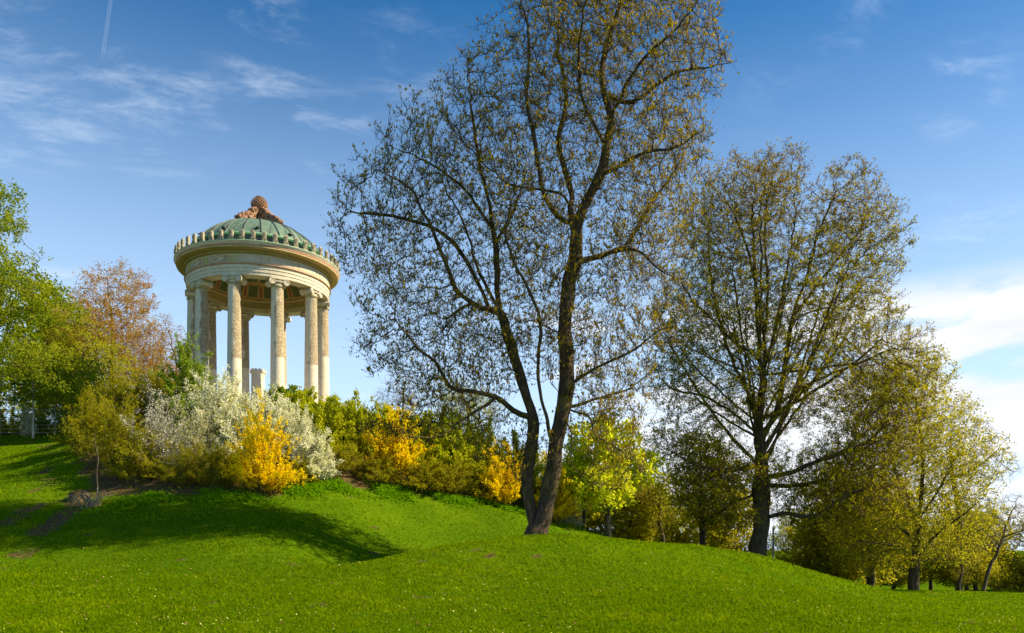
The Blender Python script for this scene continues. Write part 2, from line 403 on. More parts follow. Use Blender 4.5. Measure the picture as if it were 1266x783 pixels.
def make_ground():
    xs = grow_axis(-42, 46, .58, -2500, 2500); ys = grow_axis(6, 69, .55, -600, 4000)
    X, Y = np.meshgrid(xs, ys); z = ground_z(X.ravel(), Y.ravel()); ny, nx = X.shape
    near = (np.abs(X.ravel()) < 60) & (Y.ravel() > 15) & (Y.ravel() < 83); e = np.zeros(X.size)
    e[near] = earth_amount(X.ravel()[near], Y.ravel()[near])
    i = np.arange(nx*ny).reshape(ny, nx)
    g = Geo(); g.add(np.c_[X.ravel(), Y.ravel(), z], np.stack([i[:-1, :-1], i[:-1, 1:], i[1:, 1:], i[1:, :-1]], -1).reshape(-1, 4), e)
    return g.obj('lawn', lawn_mat(), kind='structure')
make_ground()
def scatter(n, rng, y0=15.5, y1=62, margin=40):
    """lawn points spread evenly over what the camera sees of the ground"""
    inv = rng.uniform(1/y1, 1/y0, n); Y = 1/inv; px = rng.uniform(-margin, 1266+margin, n)
    return (px-CX)/FPX*Y, Y
def make_grass():
    rng = np.random.default_rng(11)
    x, y = scatter(380000, rng)
    keep = rng.uniform(0, 1, len(x)) > earth_amount(x, y)*.9
    x, y = x[keep], y[keep]; z = ground_z(x, y); n = len(x)
    patch = .5*vnoise(x, y, .55, 1)+.3*vnoise(x, y, 1.7, 2)+.2*vnoise(x, y, 5, 4); dry = sstep(vnoise(x, y, .3, 8)*.6+vnoise(x, y, 1.2, 9)*.4, .42, .75)
    h = rng.uniform(.02, .065, n)*(.6+1.3*patch)*(1+.014*(y-16)); w = rng.uniform(.009, .018, n)*(.6+y/24)
    an = rng.uniform(0, 2*PI, n); la = rng.uniform(0, 2*PI, n); lean = rng.uniform(.3, 1.6, n)*h
    b = np.c_[x, y, z-.01]; sd = np.c_[np.cos(an), np.sin(an), np.zeros(n)]*w[:, None]
    tip = b+np.c_[np.cos(la)*lean, np.sin(la)*lean, h]
    v = np.stack([b-sd, b+sd, tip], 1)
    cx, cy = scatter(2600, rng, 15.5, 42); kk = vnoise(cx, cy, .5, 41) > .45; cx, cy = cx[kk], cy[kk]; cx, cy = np.repeat(cx, 11), np.repeat(cy, 11)
    for q in ((660, 32.0, .75, 900), (937, 48.5, .8, 700)):
        tb = on_ground(q[0], q[1]); an = rng.uniform(0, 2*PI, q[3]); rd = q[2]+np.abs(rng.normal(0, .35, q[3])); cx, cy = np.r_[cx, tb[0]+rd*np.cos(an)], np.r_[cy, tb[1]+rd*np.sin(an)]
    m2 = len(cx); cx = cx+rng.normal(0, .05, m2); cy = cy+rng.normal(0, .05, m2); hb = rng.uniform(.06, .15, m2); an = rng.uniform(0, 2*PI, m2); b2 = np.c_[cx, cy, ground_z(cx, cy)-.01]
    s2 = np.c_[np.cos(an), np.sin(an), np.zeros(m2)]*rng.uniform(.008, .016, m2)[:, None]*(.5+cy/30)[:, None]; t2 = b2+np.c_[rng.normal(0, .05, (m2, 2)), hb]
    v = np.concatenate([v, np.stack([b2-s2, b2+s2, t2], 1)])
    tv = np.clip(rng.normal(.44, .34, n)+.9*(patch-.5)+.35*dry, 0, 1)
    tv = np.r_[tv, rng.uniform(.05, .55, m2)]; n = len(v)
    g = Geo(); g.add(v, np.arange(n*3).reshape(n, 3), np.repeat(tv, 3))
    o = g.obj('grass', 'grass', smooth=False, kind='stuff'); tag(o, 'short bright green grass blades covering the mown lawn', 'grass')
    # daisies and dandelions
    x, y = scatter(6500, rng, 15, 46); k = earth_amount(x, y) < .2; k &= path_dist(x, y) > 2
    k &= rng.uniform(0, 1, len(x)) < .08+.75*sstep(vnoise(x, y, .45, 12)*.6+vnoise(x, y, 1.6, 13)*.4, .45, .72); x, y = x[k], y[k]; n = len(x)
    c = np.c_[x, y, ground_z(x, y)+rng.uniform(.04, .08, n)]; r = rng.uniform(.008, .018, n)*(.7+y/45)
    th = np.arange(6)*PI/3; tx = rng.normal(0, .35, (n, 2))
    off = np.stack([np.cos(th)[None]*r[:, None], np.sin(th)[None]*r[:, None]], -1)
    zz = (off*tx[:, None]).sum(-1)
    v = np.concatenate([c[:, None, :2]+off, (c[:, 2:3]+zz)[..., None]], -1)
    g = Geo(); g.add(v, np.arange(n*6).reshape(n, 6), np.repeat(rng.uniform(0, 1, n), 6))
    o = g.obj('lawn_flowers', 'flower_y', smooth=False, kind='stuff'); tag(o, 'tiny pale yellow and white flowers dotted over the lawn', 'flowers')
make_grass()
def make_fallen():
    rng = np.random.default_rng(19); x, y = scatter(2600, rng, 15, 44); k = rng.uniform(0, 1, len(x)) < .15+.8*sstep(vnoise(x, y, .6, 21), .5, .8); x, y = x[k], y[k]; n = len(x)
    g = Geo(); leaves(g, np.c_[x, y, ground_z(x, y)+rng.uniform(.02, .06, n)], np.c_[rng.normal(0, 1, (n, 2)), rng.normal(0, .25, n)], rng.uniform(.05, .11, n), rng.uniform(.03, .06, n), rng)
    o = g.obj('fallen_leaves', 'dead_leaf', smooth=False, kind='stuff'); tag(o, 'dry brown leaves lying scattered in the grass', 'leaves')
make_fallen()
def make_herbs():
    """leafy ground cover along the foot of the planted slope"""
    rng = np.random.default_rng(5); line = catmull([P(*q) for q in ((118, 640, 33.5), (150, 632, 34.3), (200, 622, 34.8), (260, 612, 35), (300, 618, 35.0), (370, 610, 37), (420, 602, 38.6), (500, 606, 40.5), (580, 618, 42), (640, 630, 43), (700, 655, 45))], .1)
    i = rng.integers(0, len(line), 26000); x = line[i, 0]+rng.normal(0, .5, len(i)); y = line[i, 1]+rng.normal(0, .45, len(i))
    k = np.sin(x*1.7)+np.sin(y*2.3+x)+rng.normal(0, .5, len(x)) > -.3; x, y = x[k], y[k]; n = len(x)
    pos = np.c_[x, y, ground_z(x, y)+rng.uniform(0, .30, n)**1.3]
    g = Geo(); leaves(g, pos, np.c_[rng.normal(0, 1, (n, 2)), rng.uniform(0, .7, n)], rng.uniform(.09, .18, n), rng.uniform(.06, .11, n), rng)
    o = g.obj('ground_cover', 'herb', smooth=False, kind='stuff'); tag(o, 'leafy green herbs fringing the foot of the planted slope', 'ground cover')
make_herbs()

# ------------------------------------------------------------------ temple
def column_mat():
    m, t, bs = new_mat('weathered_column')
    co = t.n('ShaderNodeTexCoord').outputs['Object']
    nrm = t.n('ShaderNodeNewGeometry').outputs['Normal']
    sx = t.n('ShaderNodeSeparateXYZ'); t.put(sx.inputs[0], nrm)
    sz = t.n('ShaderNodeSeparateXYZ'); t.put(sz.inputs[0], co)
    rnd = t.n('ShaderNodeObjectInfo').outputs['Random']
    off = t.vm('ADD', co, t.xyz(t.m('MULTIPLY', rnd, 37.0), t.m('MULTIPLY', rnd, 11.0), 0.0))
    big, fine = t.noise(off, 1.1, 4, .6, .4), t.noise(off, 9, 6, .7, .3)
    base = t.mix(t.mr(t.noise(off, 4, 6, .6), .3, .7), (.56, .50, .39), (.66, .60, .485))
    base = t.mix(t.mr(t.noise(t.vm('MULTIPLY', off, (4, 4, .4)), 1.6, 5, .6), .52, .75, 0, .35), base, (.32, .28, .22))
    weather = t.mr(t.m('ADD', sx.outputs[0], t.m('MULTIPLY', t.m('SUBTRACT', big, .5), 2.2)), .05, .32)
    zone = t.m('MULTIPLY', t.mr(sz.outputs[2], t.m('ADD', 2.6, t.m('MULTIPLY', rnd, 1.6)), t.m('ADD', 2.72, t.m('MULTIPLY', rnd, 1.6))), t.mr(sz.outputs[2], 7.9, 7.5))
    flake = t.m('MULTIPLY', weather, zone)
    pit = t.mr(fine, .40, .60)
    c = t.mix(t.m('MULTIPLY', flake, .7), base, (.50, .40, .245))
    c = t.mix(t.m('MULTIPLY', flake, t.m('MULTIPLY', t.m('SUBTRACT', 1.0, pit), .75)), c, (.24, .175, .10))
    spots = t.mr(t.noise(off, 5.5, 4, .55), .66, .72, 0, .6)
    c = t.mix(spots, c, (.34, .29, .22))
    # joints between the drums
    jz = t.m('ABSOLUTE', t.m('SUBTRACT', t.m('FRACT', t.m('DIVIDE', sz.outputs[2], 1.05)), .5))
    joint = t.mr(jz, .012, .004)
    c = t.mix(t.m('MULTIPLY', joint, .3), c, (.33, .28, .2))
    t.put(bs.inputs['Base Color'], c); bs.inputs['Roughness'].default_value = .85
    bp = t.n('ShaderNodeBump'); bp.inputs['Strength'].default_value = .8; bp.inputs['Distance'].default_value = .05
    t.put(bp.inputs['Height'], t.m('ADD', t.m('MULTIPLY', flake, t.m('MULTIPLY', pit, .8)), t.m('MULTIPLY', fine, .12)))
    t.put(bs.inputs['Normal'], bp.outputs[0]); return m
M['column'] = column_mat()
M['lime'] = stone_mat('pale_limestone', (.50, .445, .345), (.62, .565, .455), .8, 3, .2, .35, (.42, .36, .26))
M['lime_step'] = stone_mat('step_stone', (.42, .39, .33), (.55, .51, .44), .85, 3, .25, .3)
M['ochre'] = stone_mat('ochre_paint', (.36, .23, .065), (.47, .32, .11), .8, 4, .15, .3)
M['cream'] = stone_mat('cream_soffit', (.40, .30, .13), (.50, .39, .20), .8, 4, .15, .25)
M['terra'] = stone_mat('faded_terracotta', (.38, .16, .09), (.47, .26, .17), .85, 5, .15, .3, (.44, .36, .25))
M['olive_paint'] = stone_mat('olive_moulding', (.28, .22, .07), (.40, .32, .12), .8, 9, .2, .2)
M['coffer_green'] = stone_mat('painted_coffer_green', (.055, .09, .03), (.13, .17, .06), .8, 5, .1)
M['coffer_red'] = stone_mat('painted_coffer_red', (.22, .07, .03), (.33, .12, .06), .8, 5, .1)
M['copper'] = stone_mat('green_copper', (.080, .140, .098), (.130, .200, .150), .6, 2.2, .12, .55, (.13, .21, .14))
M['copper_dark'] = stone_mat('dark_copper', (.035, .04, .035), (.085, .10, .085), .55, 3, .12, .4, (.10, .17, .13))
M['copper_edge'] = stone_mat('bright_verdigris', (.20, .42, .26), (.33, .55, .38), .6, 5, .12, .4)
M['terra_stone'] = stone_mat('terracotta_finial', (.20, .105, .06), (.38, .215, .13), .85, 4, .4, .5, (.08, .055, .04))
M['antefix'] = stone_mat('antefix_stone', (.26, .225, .15), (.41, .365, .27), .85, 7, .35, .5, (.20, .19, .13))
def frieze_mat():
    m, t, bs = new_mat('painted_frieze')
    co = t.n('ShaderNodeTexCoord').outputs['Object']; nrm = t.n('ShaderNodeNewGeometry').outputs['Position']
    sx = t.n('ShaderNodeSeparateXYZ'); t.put(sx.inputs[0], nrm)
    n1, n2 = t.noise(co, 7.5, 4, .6, 1.6), t.noise(t.vm('ADD', co, (7, 3, 1)), 6.5, 4, .6, 1.6)
    c = t.mix(t.mr(t.noise(co, 4, 5, .6), .3, .7), (.44, .39, .30), (.54, .49, .39))
    worn = t.mr(sx.outputs[0], TC[0]+1.2, TC[0]-.8, .12, 1.0)
    c = t.mix(t.m('MULTIPLY', t.mr(n1, .50, .56, 0, .8), worn), c, (.36, .10, .065))
    c = t.mix(t.m('MULTIPLY', t.mr(n2, .52, .58, 0, .7), worn), c, (.12, .18, .06))
    t.put(bs.inputs['Base Color'], c); bs.inputs['Roughness'].default_value = .85; return m
M['frieze'] = frieze_mat()
def square_mat():
    m, t, bs = new_mat('painted_square')
    co = t.n('ShaderNodeTexCoord').outputs['Object']; nrm = t.n('ShaderNodeNewGeometry').outputs['Position']
    sx = t.n('ShaderNodeSeparateXYZ'); t.put(sx.inputs[0], nrm)
    worn = t.mr(t.m('ADD', sx.outputs[0], t.m('MULTIPLY', t.noise(co, 2, 4, .6), 3.0)), TC[0]+2.6, TC[0]+.6, .25, 1.0)
    c = t.mix(t.mr(t.noise(co, 11, 4, .6, .8), .45, .6), (.30, .30, .10), (.47, .42, .17))
    c = t.mix(worn, (.50, .45, .35), c)
    t.put(bs.inputs['Base Color'], c); bs.inputs['Roughness'].default_value = .85; return m
M['square'] = square_mat()

T = empty('round_temple', (TC[0], TC[1], ZT), 'round open temple of pale columns with green copper dome on the hilltop', 'temple')
ZC0, ZC1 = .40, 8.75                      # column foot and architrave underside
def L(name, prof, mat, parent=T, seg=96, close=True, ang=32):
    g = Geo(); lathe(g, prof, seg, close); return sharp(g.obj(name, mat, parent), ang)
def make_temple():
    for r, z0, z1 in ((6.7, -.6, .0), (6.25, -.5, .14), (5.8, -.4, .27), (5.4, -.3, .40)):
        L('step', [(.01, z0), (r-.03, z0), (r, z0+.03), (r, z1-.03), (r-.03, z1), (.01, z1)], 'lime_step', close=False)
    # column: shaft, base, capital
    g = Geo(); pr = []
    for i in range(17):
        u = i/16; pr.append((.475-.075*u**1.7, .30+(ZC1-ZC0-.30-.52)*u))
    pr = [(.50, .26)]+pr+[(.42, pr[-1][1]+.02), (.42, pr[-1][1]+.05)]
    lathe(g, pr, 28); shaft = g.obj('column', 'column', T)
    gb = Geo(); lathe(gb, [(.01, 0), (.62, 0), (.655, .05), (.62, .10), (.56, .115), (.54, .145), (.56, .175), (.60, .19), (.62, .22), (.60, .25), (.50, .262), (.49, .30)], 28)
    base = sharp(gb.obj('base', 'lime', shaft))
    gc = Geo(); zt = ZC1-ZC0
    lathe(gc, [(.40, zt-.53), (.45, zt-.515), (.46, zt-.49), (.45, zt-.465), (.405, zt-.455), (.405, zt-.36), (.50, zt-.30), (.52, zt-.25), (.46, zt-.20), (.02, zt-.20)], 28)
    # cushion between the volutes and a slightly hollow abacus
    box(gc, (0, 0, zt-.155), (.96, .82, .15)); box(gc, (0, 0, zt-.045), (1.02, .98, .086))
    for s in (-1, 1):                       # bolsters run along y (radially), scroll faces at both ends
        n = 22; th = np.arange(n)*2*PI/n; ys = np.array([-.46, -.455, -.40, -.30, -.15, 0, .15, .30, .40, .455, .46]); rr = np.array([.17, .215, .22, .185, .16, .15, .16, .185, .22, .215, .17])
        v = np.stack([s*.475+rr[None]*np.cos(th)[:, None], np.repeat(ys[None], n, 0), zt-.26+rr[None]*np.sin(th)[:, None]], -1)
        k = len(ys); i = np.arange(n*k).reshape(n, k); j = np.roll(i, -1, 0)
        gc.add(v, np.stack([i[:, :-1], j[:, :-1], j[:, 1:], i[:, 1:]], -1).reshape(-1, 4))
        for e in (0, k-1):
            gc.add(v[:, e], [list(range(n))])
        for fy in (-1, 1):                  # raised spiral on each face
            u = np.linspace(0, 1, 44); an = (PI/2+s*u*2.6*2*PI*-1); r = .2*(1-u)**.8+.025
            sp = np.stack([s*.475+r*np.cos(an), np.full(44, fy*.468), zt-.26+r*np.sin(an)], -1)
            tubes(gc, sp[None], np.full((1, 44), .022)*(1-.4*u)[None], 5)
    cap = sharp(gc.obj('capital', 'lime', shaft), 40)
    gn = Geo(); lathe(gn, [(.425, zt-.60), (.452, zt-.595), (.462, zt-.575), (.452, zt-.555), (.425, zt-.55)], 28); band = gn.obj('neck_band', 'olive_paint', shaft)
    ge = Geo()
    for i in range(5): box(ge, (-.22+.11*i, -.432, zt-.24), (.07, .05, .10))
    for i in range(5): box(ge, (-.22+.11*i, .432, zt-.24), (.07, .05, .10))
    eggs = ge.obj('egg_moulding', 'terra', shaft, kind='stuff')
    for i in range(10):
        a = R(14.5+36*i)
        if i == 0: c, kids = shaft, [base, cap, band, eggs]
        else:
            c = link(shaft.copy(), T); kids = []
            for ch in (base, cap, band, eggs):
                link(ch.copy(), c)
        c.location = (4.5*math.cos(a), 4.5*math.sin(a), ZC0); c.rotation_euler[2] = a+PI/2
    # architrave in three fasciae
    z = ZC1
    L('architrave', [(4.08, z), (4.93, z), (4.93, z+.20), (4.965, z+.205), (4.965, z+.43), (5.0, z+.435), (5.0, z+.64), (5.03, z+.66), (4.4, z+.66), (4.08, z+.5)], 'lime')
    L('architrave_moulding', [(4.6, z+.661), (5.05, z+.661), (5.09, z+.69), (5.10, z+.72), (5.05, z+.75), (4.6, z+.75)], 'terra')
    fr = L('frieze', [(4.6, z+.751), (4.98, z+.751), (4.98, z+1.36), (4.6, z+1.36)], 'lime')
    n = 15
    def curved_panel(name, mat, a0, a1, r0, r1, z0, z1, k):
        g = Geo(); lathe(g, [(r0, z0), (r1-.01, z0), (r1, z0+.012), (r1, z1-.012), (r1-.01, z1), (r0, z1)], k, True, a0, a1)
        for an in (a0, a1):
            pr = [(r0, z0), (r1-.01, z0), (r1, z0+.012), (r1, z1-.012), (r1-.01, z1), (r0, z1)]
            g.add([(r*math.cos(an), r*math.sin(an), zz) for r, zz in pr], [list(range(6))] if an == a0 else [list(range(5, -1, -1))])
        return sharp(g.obj(name, mat, fr), 30)
    per = 2*PI/n; bd = curved_panel('frieze_border', 'olive_paint', -per*.015, per*.755, 4.95, 4.993, z+.81, z+1.30, 10); lp = curved_panel('frieze_panel', 'frieze', 0, per*.74, 4.95, 4.999, z+.83, z+1.28, 10); sq = curved_panel('frieze_square', 'square', per*.78, per*.96, 4.95, 4.995, z+.80, z+1.31, 4)
    for i in range(n):
        for src in (lp, sq, bd):
            o = src if i == 0 else link(src.copy(), fr); o.rotation_euler[2] = i*per+R(7)
    L('bed_moulding', [(4.6, z+1.361), (5.0, z+1.361), (5.03, z+1.39), (5.03, z+1.42), (5.10, z+1.44), (5.14, z+1.50), (5.14, z+1.54), (5.22, z+1.56), (4.6, z+1.56)], 'olive_paint')
    gd = Geo()
    for i in range(150):
        a = 2*PI*i/150; c, s = math.cos(a), math.sin(a)
        box(gd, (5.11, 0, z+1.47), (.10, .12, .07), ((c, -s, 0), (s, c, 0), (0, 0, 1)))
    gd.obj('egg_course', 'cream', T, smooth=False, kind='stuff')
    L('cornice', [(4.6, z+1.561), (5.20, z+1.561), (5.44, z+1.60), (5.60, z+1.61), (5.62, z+1.64), (5.62, z+1.70), (4.6, z+1.70)], 'cream')
    L('cornice_band', [(4.6, z+1.701), (5.60, z+1.701), (5.635, z+1.73), (5.64, z+1.82), (4.6, z+1.82)], 'terra')
    L('gutter_moulding', [(4.6, z+1.821), (5.65, z+1.821), (5.68, z+1.86), (5.70, z+1.91), (5.76, z+1.96), (5.77, z+1.99), (4.6, z+1.99)], 'lime')
    L('gutter_edge', [(4.4, z+1.991), (5.75, z+1.991), (5.76, z+2.005), (5.75, z+2.03), (5.2, z+2.06), (4.4, z+2.1)], 'copper_edge')
    # antefixes round the edge
    g = Geo(); out = []
    for i in range(13):
        a = PI*i/12; out.append((.195*math.cos(a), .56+.21*math.sin(a)))
    out = [(-.24, 0), (.24, 0), (.24, .09), (.19, .12), (.165, .30)]+out[:]+[(-.165, .30), (-.19, .12), (-.24, .09)]
    ov = np.array(out); k = len(ov); cc = np.array([0, .45])
    inn = cc+(ov-cc)*.86
    v = np.concatenate([np.c_[np.full(k, -.07), ov[:, 0], ov[:, 1]], np.c_[np.full(k, .05), ov[:, 0], ov[:, 1]], np.c_[np.full(k, .08), inn[:, 0], inn[:, 1]]])
    i = np.arange(k); j = (i+1) % k
    g.add(v, np.concatenate([np.stack([i, j, j+k, i+k], -1), np.stack([i+k, j+k, j+2*k, i+2*k], -1)])); g.add(v[:k][::-1], [list(range(k))]); g.add(v[2*k:], [list(range(k))])
    for s in (-2, -1, 0, 1, 2):             # palmette ribs
        tip = np.array([.10, .075*s, .66-.03*s*s]); p = np.array([[.075, 0, .2], [.10, .05*s, .42], tip])
        tubes(g, p[None], np.array([[.02, .028, .018]]), 5)
    for s in (-1, 1):                        # little scrolls at its foot
        u = np.linspace(0, 1, 16); an = u*9; r = .075*(1-.75*u)
        tubes(g, np.stack([np.full(16, .09), s*(.10+r*np.cos(an)), .17+r*np.sin(an)], -1)[None], np.full((1, 16), .018), 5)
    ant = sharp(g.obj('antefix', 'antefix', T), 40)
    for q in range(50):
        o = ant if q == 0 else link(ant.copy(), T); a = 2*PI*(q+.35)/50
        o.location = (5.63*math.cos(a), 5.63*math.sin(a), z+2.02); o.rotation_euler[2] = a; o.scale = (1, .80, .92)
    # drum and dome
    zd = z+2.86
    L('drum', [(4.45, z+2.05), (4.45, zd), (4.2, zd), (4.2, z+2.05)], 'copper_dark')
    gs = Geo()
    for q in range(72):
        a = 2*PI*(q+.5)/72; c, s = math.cos(a), math.sin(a)
        box(gs, (4.47, 0, z+2.46), (.05, .035, .78), ((c, -s, 0), (s, c, 0), (0, 0, 1)))
    gs.obj('drum_seams', 'copper_dark', T, smooth=False, kind='stuff')
    dome = L('dome', [(4.3, zd+.001), (4.72, zd+.001), (4.76, zd+.03), (4.74, zd+.07), (4.66, zd+.10), (4.3, zd+.10)], 'copper_edge')
    rise, rb = 2.35, 4.66; Rs = (rb*rb+rise*rise)/(2*rise)
    def dome_pt(r): return zd+.08+math.sqrt(Rs*Rs-r*r)-(Rs-rise)
    nd = 24; per = 2*PI/nd
    rr = np.r_[np.linspace(rb, .7, 18)]
    g = Geo(); lathe(g, [(r, dome_pt(r)) for r in rr], 4, False, 0, per); pan = g.obj('dome_panel', 'copper', dome)
    # each panel is very slightly dished between its seams
    for vtx in pan.data.vertices:
        an = math.atan2(vtx.co.y, vtx.co.x); vtx.co.z -= .05*math.sin(PI*an/per)*(math.hypot(vtx.co.x, vtx.co.y)/rb)
    g = Geo(); sp = np.array([(r, 0, dome_pt(r)+.015) for r in np.r_[rb+.02, rr[1:]]]); tubes(g, sp[None], np.full((1, len(sp)), .045), 5)
    sh = np.array([(r*math.cos(per*(.42+.1*q)), r*math.sin(per*(.42+.1*q)), dome_pt(r)-.02) for q, r in enumerate(np.linspace(rb, 3.0, 6))]); tubes(g, sh[None], np.full((1, 6), .026), 4)
    seam = g.obj('seam', 'copper_dark', dome)
    g = Geo(); box(g, (4.32, 0, dome_pt(4.32)+.05), (.22, .20, .13)); box(g, (4.42, 0, dome_pt(4.42)+.12), (.26, .26, .03)); vent = g.obj('dome_vent', 'copper_dark', dome, smooth=False)
    for q in range(nd):
        for src, off in ((pan, 0), (seam, 0), (vent, per*.78)):
            if src is vent and q % 2: continue
            o = src if q == 0 else link(src.copy(), dome); o.rotation_euler[2] = q*per+off+R(4)
    za = dome_pt(.7)
    L('dome_cap', [(.01, za+.03), (.5, za+.02), (.78, za-.02), (.78, za-.06), (.01, za-.06)], 'copper', seg=32)
    # finial: stem, pine cone, four scrolled acanthus brackets
    fin = L('finial_stem', [(.34, za-.05), (.34, za+.05), (.25, za+.10), (.25, za+1.0), (.32, za+1.04), (.48, za+1.10), (.50, za+1.16), (.01, za+1.17)], 'terra_stone', seg=20, close=False)
    g = Geo(); zc = za+1.10; hc = .98
    def cone_r(u): return .60*math.sin(PI*min(1, .16+.84*u))**.62*(1-.18*u)
    lathe(g, [(max(.01, cone_r(u)-.05), zc+hc*u) for u in np.linspace(0, 1, 14)], 20)
    for q in range(170):
        u = (q+.5)/170; a = q*2.39996; r = cone_r(u*.97); c, s = math.cos(a), math.sin(a)
        sz = .085*(1-.45*u)+.01; ce = np.array([r*c, r*s, zc+hc*u*.98]); o_ = np.array([c, s, .35]); tt = np.array([-s, c, 0])
        v = np.array([ce-tt*sz, ce+np.array([0, 0, -sz*.9])+o_*.01, ce+tt*sz, ce+np.array([0, 0, sz])-o_*.02, ce+o_*.075+np.array([0, 0, .02])])
        g.add(v, [[0, 1, 4], [1, 2, 4], [2, 3, 4], [3, 0, 4]])
    g.obj('pine_cone', 'terra_stone', T, smooth=False)
    g = Geo(); rng = np.random.default_rng(3)
    for cr, cz, rad, sgn in ((.46, .78, .25, 1), (.52, .30, .22, -1), (.86, .34, .24, 1), (1.22, .10, .19, -1), (1.52, -.08, .14, 1)):
        u = np.linspace(0, 1, 30); an = PI*.7+sgn*u*2.1*2*PI; r = rad*(1-.8*u)
        for yo in (-.13, 0, .13):
            tubes(g, np.stack([cr+r*np.cos(an), np.full(30, yo), cz+r*np.sin(an)], -1)[None], np.full((1, 30), .07)*(1-.4*u)[None], 6)
    for q in range(46):                      # leaf lobes along the outer slope
        u = rng.uniform(0, 1); cr = .34+1.28*u; cz = 1.02*(1-u)**1.15-.02+rng.uniform(-.12, .07)-.10*u
        ce = np.array([cr, rng.uniform(-.2, .2), cz]); d = unit(np.array([rng.uniform(.2, 1), rng.normal(0, .4), rng.uniform(-.2, .8)])); a, b = perp(d); s = rng.uniform(.06, .12)
        v = np.array([ce-d*s*.5, ce+a*s, ce+b*s*.7, ce-a*s, ce-b*s*.7, ce+d*s*1.5])
        g.add(v, [[0, 1, 2], [0, 2, 3], [0, 3, 4], [0, 4, 1], [5, 2, 1], [5, 3, 2], [5, 4, 3], [5, 1, 4]])
    sc_ = g.obj('finial_scroll', 'terra_stone', T)
    for q in range(4):
        o = sc_ if q == 0 else link(sc_.copy(), T); o.location = (0, 0, za); o.scale = (1.28, 1.4, 1.06); o.rotation_euler[2] = R(-28)+q*PI/2
    # inside: ring of the entablature, coved and coffered ceiling
    L('inner_frieze', [(4.079, z+.3), (4.03, z+.3), (4.03, z+.36), (4.06, z+.38), (4.06, z+.80), (4.0, z+.84), (3.94, z+.90), (3.94, z+.96), (4.3, z+.96)], 'cream', close=False)
    g = Geo()
    for q in range(120):
        a = 2*PI*q/120; c, s = math.cos(a), math.sin(a); box(g, (3.96, 0, z+.90), (.08, .12, .07), ((c, -s, 0), (s, c, 0), (0, 0, 1)))
    g.obj('inner_egg_course', 'olive_paint', T, smooth=False, kind='stuff')
    ceil = L('ceiling', [(3.95, z+.961), (3.35, z+2.0), (2.3, z+2.5), (1.2, z+2.72), (.01, z+2.75)], 'ochre', close=False)
    n = 20; per = 2*PI/n
    def coffer(name, mat, a0, a1, r0, r1):
        g = Geo(); f = lambda r: float(np.interp(r, [1.2, 2.3, 3.35, 3.95], [z+2.72, z+2.5, z+2.0, z+.961]))-.03
        k = 4; pts = []
        for r in (r0, r1):
            for q in range(k+1):
                a = a0+(a1-a0)*q/k; pts.append((r*math.cos(a), r*math.sin(a), f(r)))
        pts = np.array(pts); m = k+1
        g.add(pts, [[q, q+1, q+1+m, q+m] for q in range(k)])
        fr = []                               # raised border
        ring = np.concatenate([pts[:m], pts[m:][::-1], pts[:1]]); tubes(g, ring[None], np.full((1, len(ring)), .03), 4)
        return g.obj(name, mat, ceil, smooth=False)
    cg = [coffer('coffer_panel', 'coffer_green', per*.08, per*.66, 3.42, 3.86), coffer('coffer_strip', 'coffer_red', per*.79, per*.95, 3.46, 3.84), coffer('coffer_panel', 'coffer_green', per*.1, per*.9, 2.45, 3.2), coffer('coffer_panel', 'coffer_green', per*.1, per*.9, 1.35, 2.2)]
    for q in range(n):
        for src in cg:
            o = src if q == 0 else link(src.copy(), ceil); o.rotation_euler[2] = q*per
make_temple()
def make_pillar():
    x = (319-CX)/FPX*58
    o = empty('memorial_pillar', (x, 58.0, ZT+.40), 'short pale stone pillar with studded rim between the temple columns', 'pillar')
    def q(name, prof, mat='lime', seg=24):
        g = Geo(); lathe(g, prof, seg); return sharp(g.obj(name, mat, o))
    q('pedestal', [(.01, .0), (.80, .0), (.80, .3), (.66, .36), (.62, .42), (.01, .42)])
    q('shaft', [(.52, .40), (.50, .5), (.455, 2.35), (.47, 2.37), (.47, 2.41), (.46, 2.43), (.46, 2.52)])
    q('capstone', [(.46, 2.50), (.50, 2.56), (.54, 2.62), (.56, 2.66), (.56, 2.74), (.54, 2.78), (.40, 2.80), (.01, 2.82)])
    g = Geo(); box(g, (.50, 0, 2.82), (.07, .14, .10))
    s = g.obj('rim_stud', 'lime', o, smooth=False)
    for k in range(12):
        c = s if k == 0 else link(s.copy(), o); c.rotation_euler[2] = 2*PI*k/12
make_pillar()

